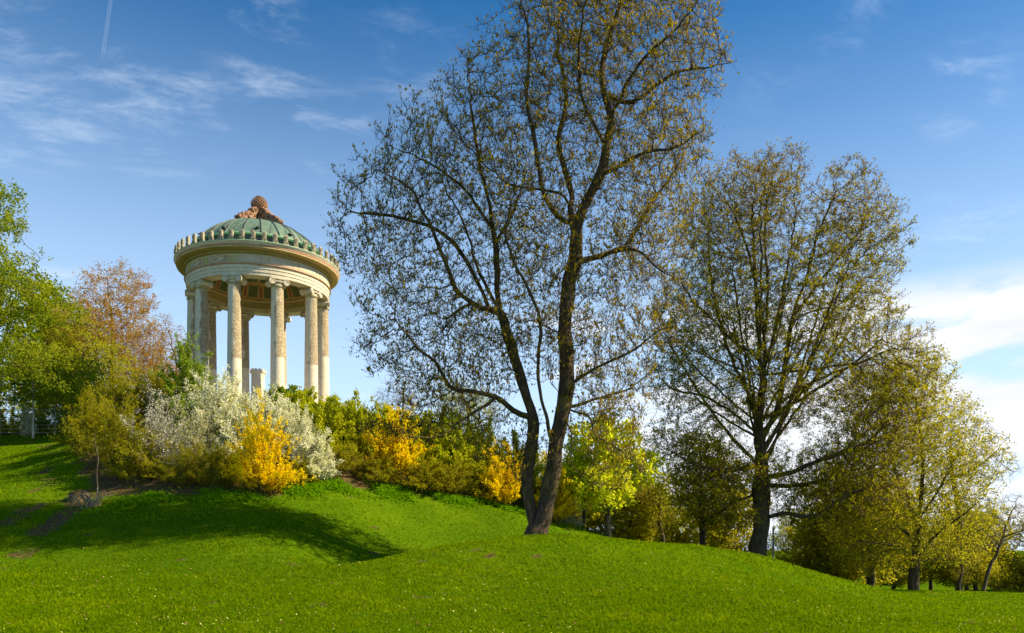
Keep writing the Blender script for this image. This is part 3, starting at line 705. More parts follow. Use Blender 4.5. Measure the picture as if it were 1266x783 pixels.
# ------------------------------------------------------------------ trees
def grow(nodes, par, att, step, infl, kill, rng, maxit=260, trop=(0, 0, .05), jit=.22, maxn=40000):
    """space colonisation: branches reach towards free points of the crown"""
    pos = np.zeros((maxn, 3)); pa = np.full(maxn, -1); nch = np.zeros(maxn, int)
    n = len(nodes); pos[:n] = nodes; pa[:n] = par
    for p in par:
        if p >= 0: nch[p] += 1
    att = att.copy(); dist = np.full(len(att), 1e9); near = np.zeros(len(att), int)
    def upd(i0, i1):
        for s in range(i0, i1, 400):
            e = min(i1, s+400); d = np.sqrt(((att[:, None]-pos[None, s:e])**2).sum(-1)); j = d.argmin(1); dm = d[np.arange(len(att)), j]
            b = dm < dist; dist[b] = dm[b]; near[b] = j[b]+s
    upd(0, n); trop = np.array(trop)
    for it in range(maxit):
        a = dist < infl
        if not a.any() or n > maxn-3000: break
        d = unit(att[a]-pos[near[a]]); acc = np.zeros((n, 3)); np.add.at(acc, near[a], d)
        src = np.unique(near[a]); src = src[nch[src] < 3]
        if len(src) == 0: break
        v = unit(unit(acc[src])+trop+rng.normal(0, jit, (len(src), 3)))
        new = pos[src]+v*step*rng.uniform(.8, 1.15, (len(src), 1))
        m = len(src); pos[n:n+m] = new; pa[n:n+m] = src; np.add.at(nch, src, 1)
        upd(n, n+m); n += m
        k = dist > kill; att, dist, near = att[k], dist[k], near[k]
        if len(att) == 0: break
    return pos[:n].copy(), pa[:n].copy()
def blob_points(blobs, n, rng, shell=.5):
    """points in a union of ellipsoids (cx,cy,cz,rx,ry,rz), more towards the outside"""
    vol = np.array([b[3]*b[4]*b[5] for b in blobs])**.85; cnt = rng.multinomial(n, vol/vol.sum()); out = []
    for b, c in zip(blobs, cnt):
        d = unit(rng.normal(0, 1, (c, 3))); r = rng.uniform(0, 1, (c, 1))**(shell/1.5)
        out.append(np.array(b[:3])+d*r*np.array(b[3:]))
    return np.concatenate(out)
def skeleton(lines, step, rng, wob=.05):
    """lines: list of 3D polylines; each starts at the nearest node of what is already there"""
    nodes, par = [], []
    for li, ln in enumerate(lines):
        p = catmull(ln, step)
        if len(p) > 2: p[1:-1] += rng.normal(0, wob, p[1:-1].shape)*np.array([1, 1, .5])
        if li == 0: nodes.append(p[0]); par.append(-1); last = 0
        else:
            last = int(np.argmin(((np.array(nodes)-p[0])**2).sum(1)))
        for q in p[1:]:
            nodes.append(q); par.append(last); last = len(nodes)-1
    return np.array(nodes), np.array(par)
def radii(pos, pa, r_base, r_tip, base_idx=0):
    n = len(pos); N = np.zeros(n); ch = [[] for _ in range(n)]
    for i in range(n-1, -1, -1):
        if N[i] == 0: N[i] = 1
        N[i] += .12
        if pa[i] >= 0: N[pa[i]] += N[i]; ch[pa[i]].append(i)
    e = math.log(N[base_idx])/math.log(r_base/r_tip)
    return r_tip*N**(1/e), ch, N
def chains(pos, pa, r, ch, N, thick):
    """follow the thickest child; return chains of nodes thicker than thick, thin edges separately"""
    out = []; stack = [(0, -1)]; thin = []
    while stack:
        i, frm = stack.pop(); c = [frm, i] if frm >= 0 else [i]
        if frm >= 0 and r[i] < thick:
            thin.append(i); stack += [(k, i) for k in ch[i]]; continue
        while True:
            kids = ch[i]
            if not kids: break
            kids = sorted(kids, key=lambda q: -N[q]); stack += [(k, i) for k in kids[1:]]
            i = kids[0]
            if r[i] < thick: stack.append((i, c[-1])); break
            c.append(i)
        out.append(c)
    return out, thin
def thick_tube(g, p, rad, sides, flare=0.0, rng=None):
    """one limb with a smooth frame, uneven girth and, at the root, a lobed flare"""
    k = len(p); d = unit(np.gradient(p, axis=0)); a = perp(d[0])[0]; A = []
    for i in range(k):
        a = a-d[i]*np.dot(a, d[i]); a = a/np.linalg.norm(a); A.append(a)
    A = np.array(A); B = np.cross(d, A); th = np.arange(sides)*2*PI/sides
    rr = np.repeat(rad[:, None], sides, 1)
    if rng is not None:
        ph = rng.uniform(0, 6, 4); s = np.arange(k)[:, None]
        rr = rr*(1+.07*np.sin(2*th[None]+ph[0]+s*.35)+.05*np.sin(3*th[None]+ph[1]-s*.5)+.04*np.sin(s*.9+ph[2]))
        if flare:
            h = np.maximum(p[:, 2]-p[0, 2]-.35, 0)[:, None]
            rr = rr*(1+flare*np.exp(-h/.45)*(1+.45*np.sin(5*th[None]+ph[3])))
    v = p[:, None]+rr[:, :, None]*(A[:, None]*np.cos(th)[None, :, None]+B[:, None]*np.sin(th)[None, :, None])
    i = np.arange(k*sides).reshape(k, sides); j = np.roll(i, -1, 1)
    g.add(v, np.stack([i[:-1], j[:-1], j[1:], i[1:]], -1).reshape(-1, 4))
def smooth_chain(p, r):
    if len(p) < 3: return p, r
    q = p.copy(); q[1:-1] = .25*p[:-2]+.5*p[1:-1]+.25*p[2:]
    return q, r
def make_tree(name, label, cat, base, lines, blobs, n_att, step, infl, kill, r_base, r_tip, bark, leaf, seed, thick=.09, group=None, flare=.3,
              trop=(0, 0, .05), jit=.22, shell=.5, twigs=(2, .45, .010), lf=None, base_idx=0, twig_mat=None, extra=None, limbs=True, wob=.05, tw_up=.35):
    """lf: per-twig leaf count, length, width, spread, upward pull"""
    rng = np.random.default_rng(seed); base = np.asarray(base, float)
    lines = [np.asarray(l, float)-base for l in lines]
    blobs = [tuple(np.asarray(b[:3])-base)+tuple(b[3:]) for b in blobs]
    nodes, par = skeleton(lines, step, rng, wob)
    pos, pa = grow(nodes, par, blob_points(blobs, n_att, rng, shell), step, infl, kill, rng, trop=trop, jit=jit)
    r, ch, N = radii(pos, pa, r_base, r_tip, base_idx)
    o = empty(name, base, label, cat, group)
    cs, thin = chains(pos, pa, r, ch, N, thick)
    gt = Geo(); rest = Geo(); first = True
    limb_list = []
    for c in cs:
        if len(c) < 2: continue
        p = pos[c].copy(); rad = r[c].copy()
        if not first: rad[0] = min(rad[0], rad[1]*1.15)
        p, rad = smooth_chain(p, rad); s = 14 if rad.max() > .25 else (9 if rad.max() > .12 else 6)
        if first: thick_tube(gt, p, rad, s, flare, rng); first = False
        else: limb_list.append((rad.max(), p, rad, s))
    gt.obj('trunk', bark, o)
    limb_list.sort(key=lambda q: -q[0])
    for i, (rm, p, rad, s) in enumerate(limb_list):
        if limbs and i < 14 and len(p) > 3:
            g = Geo(); thick_tube(g, p, rad, s, .12 if p[0, 2] < 1.0 else 0, rng); g.obj('limb', bark, o)
        else: thick_tube(rest, p, rad, s, 0, rng)
    th = np.array(thin)
    if len(th):
        pr = np.minimum(r[pa[th]], r[th]*1.4); tubes(rest, np.stack([pos[pa[th]], pos[th]], 1), np.stack([pr, r[th]], 1), 3)
    # twigs
    tn, tl, tr = twigs; cand = np.where((r < r_tip*3.0) & (pa >= 0))[0]
    src = np.repeat(cand, tn); n = len(src); pd = unit(pos[src]-pos[pa[src]])
    d = unit(pd*.7+rng.normal(0, .62, (n, 3))+np.array([0, 0, tw_up])); Ln = tl*rng.uniform(.45, 1.25, n)[:, None]
    st = pos[src]-(pos[src]-pos[pa[src]])*rng.uniform(0, 1, (n, 1)); bend = rng.normal(0, .25, (n, 3))+np.array([0, 0, tw_up*.9])
    tp = np.stack([st, st+d*Ln*.5, st+unit(d+bend*.7)*Ln], 1); cones(rest, tp[:, 0], tp[:, 2], tr*1.15)
    crown = rest.obj('crown', twig_mat or bark, o, kind='stuff')
    if lf:
        cnt, ll, lw, spr, up = lf; g = Geo(); k = rng.poisson(abs(cnt), n)*(1 if cnt > 0 else rng.uniform(0, 1, n) < .42); s2 = np.repeat(np.arange(n), k); m = len(s2)
        u = rng.uniform(.25, 1.08, (m, 1)); u = np.where(rng.uniform(0, 1, (m, 1)) < .7, 1.0, u)
        q = tp[s2, 0]*(1-u)**2+2*tp[s2, 1]*u*(1-u)+tp[s2, 2]*u*u+rng.normal(0, spr, (m, 3))
        dd = unit(tp[s2, 2]-tp[s2, 1])*.6+rng.normal(0, .6, (m, 3))+np.array([0, 0, up])
        leaves(g, q, dd, ll*rng.uniform(.6, 1.3, m), lw*rng.uniform(.7, 1.25, m), rng)
        if isinstance(leaf, tuple):
            me_low, me_high, zsplit, zw = leaf; zmid = q[:, 2]+rng.normal(0, zw, m) > zsplit
            for key, sel in ((me_low, ~zmid), (me_high, zmid)):
                g2 = Geo(); vv = g.v[0].reshape(-1, 4, 3)[sel]; tt = g.t[0].reshape(-1, 4)[sel]
                g2.add(vv, np.arange(len(vv)*4).reshape(-1, 4), tt.ravel()); g2.obj('leaves', key, crown, smooth=False, kind='stuff')
        else: g.obj('leaves', leaf, crown, smooth=False, kind='stuff')
    return o
def pxline(pts, Y, dys=None):
    n = len(pts); dys = dys if dys is not None else [0]*n
    if not hasattr(dys, '__len__'): dys = [dys*(i/(n-1)) for i in range(n)]
    return [P(x, y, Y+d) for (x, y), d in zip(pts, dys)]
def shifted(pts, Y, d0, d1):
    n = len(pts); return [P(x, y, Y+d0+(d1-d0)*i/(n-1)) for i, (x, y) in enumerate(pts)]
def pxblob(cx, cy, dY, rx, ry, rd, Y):
    s = Y*KY/FPX; return tuple(P(cx, cy, Y+dY))+(rx*s, rd*s, ry*s)

# the twin-stemmed tree on the crest of the lawn
def main_tree():
    Y = 32.0; b = on_ground(660, Y)
    base = P(661, 665, Y); base[2] = b[2]-.35
    S = lambda pts, a=0, c=0: shifted(pts, Y, a, c)
    left = [(650, 655), (652, 611), (655, 562), (660, 533), (652, 494), (643, 465), (633, 431), (623, 397), (616, 368), (614, 329), (611, 286), (602, 240), (590, 180), (582, 120), (578, 75)]
    right = [(661, 668), (672, 640), (684, 582), (691, 533), (699, 494), (701, 446), (699, 397), (703, 358), (711, 319), (715, 278), (728, 243), (743, 217), (749, 182), (756, 143), (747, 110), (746, 70), (758, 35), (770, -10), (775, -60)]
    lines = [
        [base, P(664, 655, Y)]+S(right[1:], 0, -.6),
        S([(661, 652)]+left[1:], 0, .6),
        S([(611, 387), (584, 375), (565, 358), (556, 336), (541, 300), (526, 265), (508, 234), (470, 212)], .3, -2.0),
        S([(584, 375), (566, 384), (552, 400), (543, 426)], .1, -1.8),
        S([(645, 518), (618, 494), (584, 484), (560, 482), (546, 460), (538, 446), (516, 431), (492, 400)], .1, -2.6),
        S([(612, 494), (575, 516), (546, 538), (497, 543)], -.2, -3.2),
        S([(682, 560), (677, 520), (669, 494), (665, 446), (669, 407), (657, 363), (638, 329), (625, 290), (640, 220)], -.3, -2.2),
        S([(708, 475), (740, 453), (779, 436), (808, 412), (832, 404)], -.1, -1.5),
        S([(706, 505), (740, 492), (779, 480), (808, 455)], -.1, 1.8),
        S([(703, 509), (728, 514), (737, 538), (764, 555), (798, 582)], -.1, -2.2),
        S([(697, 514), (708, 543), (708, 572), (730, 601)], -.2, -1.0),
        S([(711, 325), (721, 323), (760, 310), (777, 299), (804, 252), (835, 210), (850, 170)], -.2, 2.2),
        S([(760, 310), (790, 310), (815, 334), (845, 345)], -.2, -1.6),
        S([(747, 217), (791, 191), (834, 182), (870, 160)], -.4, -2.0),
        S([(747, 117), (782, 126), (834, 91), (877, 82), (911, 76)], -.5, .6),
        S([(713, 290), (706, 260), (706, 234), (690, 180), (700, 120), (690, 50), (694, -10)], -.4, 2.4),
        S([(706, 240), (660, 234), (626, 226), (600, 205), (560, 160)], -.3, 1.4),
        S([(700, 280), (682, 260), (669, 226), (665, 191), (652, 130), (655, 60), (645, -5)], -.3, -2.2),
        S([(613, 300), (640, 250), (650, 200)], .4, 2.5), S([(620, 390), (590, 330), (575, 280), (545, 220), (530, 160)], .4, 2.6),
        S([(611, 286), (570, 230), (525, 200), (480, 180)], .4, 1.0),
        S([(606, 380), (560, 300), (500, 270), (430, 262)], .2, .8),
        S([(756, 143), (790, 80), (830, 40), (860, 5)], -.6, -2.4), S([(749, 182), (720, 120), (715, 60), (725, 0)], -.4, -3.0),
        S([(701, 420), (670, 400), (640, 395)], 0, -2.5), S([(655, 545), (635, 575), (640, 600)], -.2, -.7), S([(699, 494), (680, 470), (676, 455)], -.3, -.4),
    ]
    B = lambda cx, cy, rx, ry, rd=110, dy=0: pxblob(cx, cy, dy, rx, ry, rd, Y)
    blobs = [B(770, 100, 130, 110, 120), B(712, 60, 105, 110, 115), B(850, 60, 55, 60, 70), B(618, 128, 72, 72, 100), B(550, 200, 85, 85, 100), B(480, 260, 75, 65, 90), B(640, 250, 110, 110, 120),
             B(790, 220, 95, 85, 110), B(840, 180, 45, 60, 70), B(740, -25, 105, 60, 110), B(800, -15, 75, 60, 100), B(520, 360, 95, 75, 100), B(480, 430, 50, 45, 80), B(600, 420, 70, 60, 90), B(800, 390, 60, 55, 90),
             B(770, 330, 70, 50, 90), B(770, 470, 55, 40, 80), B(500, 535, 70, 22, 70), B(555, 500, 70, 35, 80), B(760, 570, 42, 45, 60), B(665, 330, 60, 50, 100), B(440, 300, 42, 45, 60), B(655, 560, 40, 50, 50), B(590, 450, 70, 60, 90), B(725, 420, 60, 80, 90), B(745, 510, 60, 50, 80), B(540, 470, 70, 55, 90), B(680, 400, 50, 80, 90), B(800, 300, 70, 60, 90), B(600, 540, 50, 40, 60)]
    make_tree('twin_stemmed_tree', 'tall twin-stemmed tree with opening buds on the crest of the lawn', 'tree', base, lines, blobs, 15500, .27, 2.0, .34, .43, .0064,
              'bark_main', 'bud', 7, thick=.045, trop=(0, 0, .10), jit=.32, shell=.8, twigs=(4, .50, .0088), twig_mat='twig_main', lf=(-2.6, .14, .062, .03, 1.1), flare=.4, wob=.04, tw_up=.5)
main_tree()

# the broad tree right of it
def broad_tree():
    Y = 48.5; base = on_ground(937, Y); base[2] -= .35
    S = lambda pts, a=0, c=0: shifted(pts, Y, a, c)
    trunk = [(938, 670), (941, 640), (941, 595), (941, 558), (938, 522), (943, 479), (945, 417), (937, 364), (925, 310), (905, 260)]
    lines = [[base]+S(trunk, 0, .5),
             S([(942, 545), (962, 500), (979, 395), (998, 341), (1010, 295), (1033, 237)], 0, -.8), S([(948, 479), (935, 440), (910, 425), (880, 395), (853, 368), (837, 333)], 0, -1.2),
             S([(970, 440), (987, 394), (1048, 371), (1086, 333)], 0, 1.8), S([(941, 575), (895, 583), (862, 575), (830, 560)], 0, -2.5), S([(943, 590), (976, 585), (1009, 571), (1066, 550), (1100, 520)], 0, -2.0),
             S([(943, 642), (956, 638), (972, 634), (997, 640), (1025, 628), (1042, 616), (1091, 595)], 0, -2.4), S([(940, 540), (905, 510), (870, 490), (830, 480), (805, 450)], 0, 1.5),
             S([(945, 417), (950, 350), (945, 290), (950, 225)], 0, 2.2), S([(962, 500), (1010, 470), (1060, 450), (1105, 430)], 0, -2.6), S([(941, 560), (930, 500), (900, 430), (880, 350), (875, 280)], 0, 3.0),
             S([(979, 395), (1020, 340), (1060, 290), (1080, 260)], -.4, 2.4), S([(941, 520), (970, 470), (1000, 420), (1040, 400)], 0, 3.6), S([(940, 610), (910, 620), (880, 640)], 0, 1.5), S([(942, 600), (990, 600), (1050, 585)], 0, 3)]
    fr = np.random.default_rng(77)
    for q in range(30):
        u = fr.uniform(0, 1); y0 = 590-150*u; x0 = 941; a = fr.uniform(-1, 1); a = math.copysign(abs(a)**.8, a)
        x1 = 960+a*150; y1 = 235+170*abs(a)**1.6+fr.uniform(0, 120)*(1-.4*u); dz = fr.uniform(-4, 4)
        lines.append(S([(x0, y0), (x0+(x1-x0)*.38, y0+(y1-y0)*.30), (x0+(x1-x0)*.75, y0+(y1-y0)*.68), (x1, y1)], 0, dz))
    B = lambda cx, cy, rx, ry, rd=90, dy=0: pxblob(cx, cy, dy, rx, ry, rd, Y)
    blobs = [B(1085, 545, 70, 45), B(1045, 600, 70, 35), B(1100, 480, 50, 45), B(870, 620, 45, 26), B(900, 640, 40, 20), B(1010, 630, 60, 26), B(1070, 620, 50, 30), B(915, 270, 75, 78), B(950, 240, 45, 50), B(1040, 280, 55, 78), B(1075, 320, 38, 70), B(960, 380, 120, 85, 110), B(860, 400, 62, 75), B(840, 460, 48, 60), B(1060, 420, 58, 70), B(1090, 500, 65, 55), B(1060, 570, 70, 45),
             B(850, 550, 62, 42), B(960, 480, 110, 60, 110), B(900, 590, 70, 40), B(1000, 590, 80, 40), B(1110, 450, 30, 45), B(880, 300, 45, 70)]
    make_tree('broad_crowned_tree', 'broad round-crowned tree with bronze young leaves beside the grey pole', 'tree', base, lines, blobs, 18500, .27, 1.7, .30, .56, .0070,
              'bark_dark', ('leaf_oak', 'leaf_oak_brown', EYE+(HY-285)/FPX*Y*KY-base[2], 3.0), 21, thick=.05, trop=(0, 0, .12), jit=.22, shell=.75, twigs=(4, .46, .0098), twig_mat='twig_broad', lf=(-4.2, .115, .085, .055, .4), flare=.35, tw_up=.35)
broad_tree()

def simple_tree(name, label, cat, px, Y, top_py, width_px, leaf, bark, seed, n_att=2600, lean=0, fork=.35, lf=(4, .12, .09, .08, .2), r_base=.2, trop=(0, 0, .10), group=None, crown_lo=.28, step=.30, infl=2.0, kill=.42,
                twigs=(2, .4, .006), flat=1.0, twig_mat=None, tw_up=.3, shape='round', depth=None, limbs=False, r_tip=.007):
    base = on_ground(px, Y); rng = np.random.default_rng(seed+900); s = Y*KY/FPX
    H = EYE+(HY-top_py)*s-base[2]; W = width_px*s*.6; D = (depth or width_px)*s*.6
    top = base+np.array([lean*H, 0, H*.92]); b0 = base-np.array([0, 0, .3])
    f = fork; j = lambda: rng.normal(0, .03*H, 3)*np.array([1, 1, 0])
    trunk = [b0, base+np.array([lean*H*f*.4, 0, H*f*.5])+j()*.3, base+np.array([lean*H*f, 0, H*f])+j()*.5, base+np.array([lean*H*.65, 0, H*.65])+j(), top+j()]
    lines = [trunk]
    for q in range(4):
        a = rng.uniform(0, 2*PI); h0 = rng.uniform(f*.8, .6)
        p0 = base+np.array([lean*H*h0, 0, H*h0]); e = np.array([math.cos(a)*W*.75, math.sin(a)*D*.75, H*rng.uniform(.12, .28)])
        lines.append([p0, p0+e*np.array([.5, .5, .35]), p0+e])
    blobs = []; lo = crown_lo*H
    if shape == 'round':
        for q in range(11):
            a = rng.uniform(0, 2*PI); u = rng.uniform(0, 1); zc = lo+(H-lo)*(.12+.74*u); w = math.sin(PI*(.18+.72*u))**.8
            rr = rng.uniform(.25, .6)*w; sz = rng.uniform(.34, .52)*w+.08
            blobs.append((base[0]+lean*zc+math.cos(a)*W*rr, base[1]+math.sin(a)*D*rr, base[2]+zc, W*sz, D*sz, (H-lo)*.17*flat))
        blobs.append((base[0]+lean*H*.6, base[1], base[2]+lo+(H-lo)*.5, W*.62, D*.62, (H-lo)*.46))
    else:                                    # tiers of spreading sprays
        for q in range(13):
            u = (q+.5)/13; zc = lo+(H-lo)*u; w = (1-u)**.55; a = rng.uniform(0, 2*PI)
            blobs.append((base[0]+math.cos(a)*W*.25*w, base[1]+math.sin(a)*D*.25*w, base[2]+zc, W*.9*w+.4, D*.9*w+.4, (H-lo)*.06))
    return make_tree(name, label, cat, base, lines, blobs, n_att, step, infl, kill, r_base, r_tip, bark, leaf, seed, thick=max(.045, r_base*.3), group=group, trop=trop, twigs=twigs, lf=lf, twig_mat=twig_mat, flare=.25, limbs=limbs, tw_up=tw_up, shell=.8)
def copy_tree(src, px, Y, sc_, rz, label, group=None):
    def cp(o, par):
        c = link(o.copy(), par)
        for ch in list(o.children): cp(ch, c)
        return c
    c = cp(src, None); b = on_ground(px, Y); c.location = (b[0], b[1], b[2]-.25); c.rotation_euler[2] = rz
    c.scale = sc_ if isinstance(sc_, tuple) else (sc_,)*3; c['label'] = label
    if group: c['group'] = group
    return c

def right_side_trees():
    # golden spreading tree below the lawn
    Y = 51.0; base = on_ground(1131, Y); base[2] -= .3; S = lambda pts, a=0, c=0: shifted(pts, Y, a, c); B = lambda cx, cy, rx, ry, rd=80, dy=0: pxblob(cx, cy, dy, rx, ry, rd, Y)
    lines = [[base]+S([(1130, 720), (1132, 690), (1135, 650), (1140, 600), (1140, 540), (1130, 490)], 0, .4), S([(1133, 690), (1165, 655), (1200, 630), (1220, 610)], 0, -1.5), S([(1133, 670), (1100, 640), (1070, 610), (1050, 590)], 0, -1.8),
             S([(1137, 640), (1170, 590), (1190, 540), (1200, 500)], 0, 1.5), S([(1136, 650), (1110, 590), (1095, 530), (1090, 480)], 0, 2), S([(1133, 690), (1105, 675), (1060, 670)], 0, -2), S([(1133, 695), (1170, 690), (1205, 680)], 0, 1.6)]
    blobs = [B(1100, 500, 65, 50), B(1150, 540, 62, 62), B(1085, 580, 62, 50), B(1180, 590, 42, 60), B(1190, 640, 38, 40), B(1120, 640, 80, 45), B(1060, 640, 45, 45), B(1150, 680, 60, 26), B(1080, 690, 50, 22), B(1130, 470, 40, 35), B(1200, 570, 25, 40)]
    make_tree('golden_spreading_tree', 'golden-leaved spreading tree with dark trunk where the lawn falls away', 'tree', base, lines, blobs, 7500, .30, 1.8, .40, .32, .005, 'bark_dark', 'leaf_gold', 31, thick=.06, trop=(0, 0, .05),
              jit=.25, shell=.8, twigs=(3, .45, .007), lf=(2.7, .15, .11, .09, .2), tw_up=.25)
    simple_tree('sparse_tree', 'nearly leafless grey-twigged tree rising behind the golden spreading tree', 'tree', 1185, 62, 492, 125, 'leaf_oak_brown', 'bark_thin', 41, n_att=3000, lf=(1.0, .07, .05, .05, .2), r_base=.26, twigs=(3, .5, .007), trop=(.05, 0, .14), fork=.4, crown_lo=.4)
    simple_tree('leaning_tree', 'slender bare leaning tree with grey twigs at the edge of the wood', 'tree', 1214, 53, 606, 100, 'leaf_olive', 'bark_thin', 43, n_att=1500, lean=.36, fork=.4, lf=(.5, .06, .045, .05, .2), r_base=.12, twigs=(4, .6, .008), trop=(.2, 0, .15), crown_lo=.45, limbs=True)
    m1 = simple_tree('maple_tree', 'yellow-green maple in fresh leaf just behind the crest of the lawn', 'tree', 752, 44.6, 506, 124, 'leaf_maple', 'bark_thin', 51, n_att=2600, lf=(10.4, 0.22, 0.18, 0.12, 0), r_base=.17, crown_lo=.12, flat=.8, kill=.5)
    simple_tree('slim_tree', 'slim dark-stemmed young tree beside the yellow-green maple', 'tree', 721, 46.5, 560, 48, 'leaf_olive', 'bark_dark', 53, n_att=600, lf=(4.8, 0.13, 0.11, 0.12, 0.1), r_base=.12, crown_lo=.45)
    o1 = simple_tree('olive_leaved_tree', 'crooked tree with olive young leaves between maple and broad-crowned tree', 'tree', 868, 52, 532, 120, 'leaf_olive', 'bark_dark', 57, n_att=2600, lf=(5.3, 0.16, 0.12, 0.12, 0.1), r_base=.2, crown_lo=.2)
    d1 = simple_tree('wood_tree', 'small dark-stemmed tree low beside the yellow-green maple', 'tree', 818, 57, 575, 85, 'leaf_dark', 'bark_dark', 59, n_att=1400, lf=(4.2, 0.14, 0.11, 0.12, 0.1), r_base=.16, crown_lo=.2, twig_mat='twig_olive')
    g1 = simple_tree('wood_tree', 'yellow-green low-branched tree behind the broad-crowned tree', 'tree', 893, 60, 590, 110, 'leaf_gold', 'bark_dark', 61, n_att=2200, lf=(6.5, 0.20, 0.15, 0.12, 0.1), r_base=.17, crown_lo=.05)
    simple_tree('stout_tree', 'stout low tree beside the golden spreading tree', 'tree', 1076, 55, 610, 110, 'leaf_gold', 'bark_dark', 63, n_att=2000, lf=(5.7, 0.16, 0.12, 0.12, 0.1), r_base=.26, crown_lo=.25)
    G = 'trees of the wood below the lawn'
    spots = [(o1, 790, 66, .95, 'olive tree in the wood behind the yellow-green maple'), 
             (o1, 985, 66, .85, 'olive-leaved tree behind the grey pole'), (g1, 1020, 62, .95, 'yellow-green tree filling the wood beyond the grey pole'), 
             (m1, 1010, 82, .9, 'fresh yellow-green maple deep in the wood'), (g1, 1105, 66, 1.0, 'yellow-green tree behind the stout low tree'), (o1, 1150, 70, .9, 'olive tree behind the golden spreading tree'), 
             (g1, 1195, 63, .8, 'low yellow-green tree behind the leaning bare tree'), (d1, 1187, 56, .75, 'ivy-dark little tree near the leaning bare tree'), (d1, 1275, 72, 1.15, 'dark brown tree at the wood edge past the leaning tree'),
             (o1, 1180, 100, 1.05, 'distant olive tree beyond the golden tree'), 
             (o1, 860, 84, 1.1, 'distant olive tree between maple and broad-crowned tree'), (g1, 715, 64, .95, 'low yellow-green tree behind the twin trunk'), (o1, 660, 72, 1.0, 'olive tree behind the hill seen through the twin trunk')]
    spots += [(m1, 812, 62, .85, 'pale yellow-green maple behind the crooked olive tree'), (g1, 1050, 60, 1.35, 'tall golden-green tree behind the stout low tree'),
              (g1, 1205, 66, 1.15, 'golden-green tree behind the leaning bare tree'), (g1, 780, 58, .85, 'golden-green tree right of the yellow-green maple'),
              (o1, 1330, 66, 1.1, 'olive tree carrying the wood edge on past the brown trees'), (g1, 1400, 62, 1.3, 'golden-green tree at the far end of the wood edge'), (o1, 1480, 72, 1.3, 'last olive tree of the wood edge'), (d1, 1360, 84, 1.5, 'dark tree at the far end of the wood'), (g1, 1540, 66, 1.3, 'last golden-green tree of the wood edge')]
    for i, (s, px, Y, k, lb) in enumerate(spots):
        copy_tree(s, px, Y, (k, k, k*(.92+.03*(i % 5))), i*1.37, lb, G)
right_side_trees()
def behind_hill():
    simple_tree('twiggy_tree', 'twiggy olive tree behind the brow of the hill', 'tree', 575, 62, 468, 120, 'leaf_olive', 'bark_thin', 87, n_att=2400, lf=(2.2, .12, .09, .1, .1), r_base=.2, crown_lo=.2, twigs=(3, .5, .007))
    simple_tree('twiggy_tree', 'sparse grey-brown tree beyond the hill between temple and twin trunk', 'tree', 500, 66, 455, 90, 'leaf_dark', 'bark_thin', 89, n_att=1800, lf=(1.2, .09, .06, .1, .1), r_base=.16, crown_lo=.2, twigs=(3, .55, .007))
behind_hill()
def left_side_trees():
    simple_tree('beech_tree', 'tall green beech with tiered leafy branches on the left slope', 'tree', -52, 47, 175, 270, 'leaf_beech', 'bark_dark', 71, n_att=5600, lf=(8.4, 0.17, 0.13, 0.12, -0.1), r_base=.4, crown_lo=.2, shape='tier', trop=(0, 0, -.02), twigs=(2, .5, .007), tw_up=-.05, kill=.45)
    simple_tree('pale_maple', 'bright yellow-green maple behind the beech', 'tree', 52, 62, 338, 100, 'leaf_maple', 'bark_dark', 73, n_att=2400, lf=(8.5, 0.23, 0.18, 0.12, 0), r_base=.25, crown_lo=.25, kill=.5)
    simple_tree('copper_tree', 'reddish copper-budded tree left of the temple', 'tree', 140, 64, 318, 165, 'leaf_copper', 'bark_dark', 75, n_att=5500, lf=(4.6, .14, .085, .08, .2), r_base=.3, crown_lo=.18, trop=(0, 0, .18), twigs=(3, .6, .008), twig_mat='twig_red', fork=.2)
    simple_tree('copper_tree', 'smaller reddish tree between copper tree and temple columns', 'tree', 205, 67, 385, 105, 'leaf_copper', 'bark_dark', 77, n_att=3200, lf=(2.2, .12, .085, .08, .2), r_base=.2, crown_lo=.1, trop=(0, 0, .16), twigs=(3, .55, .008), twig_mat='twig_red')
    simple_tree('green_tree', 'small yellow-green tree beneath the copper tree', 'tree', 105, 59, 385, 125, 'leaf_olive', 'bark_dark', 79, n_att=2600, lf=(5.3, 0.14, 0.12, 0.12, 0.1), r_base=.2, crown_lo=.1)
    simple_tree('yew_tree', 'dark evergreen yew below the copper tree', 'tree', 84, 58, 455, 50, 'leaf_yew', 'bark_dark', 81, n_att=1500, lf=(13.3, 0.17, 0.09, 0.12, 0.1), r_base=.2, crown_lo=.05)
    simple_tree('yew_tree', 'small dark evergreen at the end of the rail fence', 'tree', 122, 56, 480, 34, 'leaf_yew', 'bark_dark', 83, n_att=500, lf=(13.3, 0.17, 0.09, 0.12, 0.1), r_base=.12, crown_lo=.05)
left_side_trees()

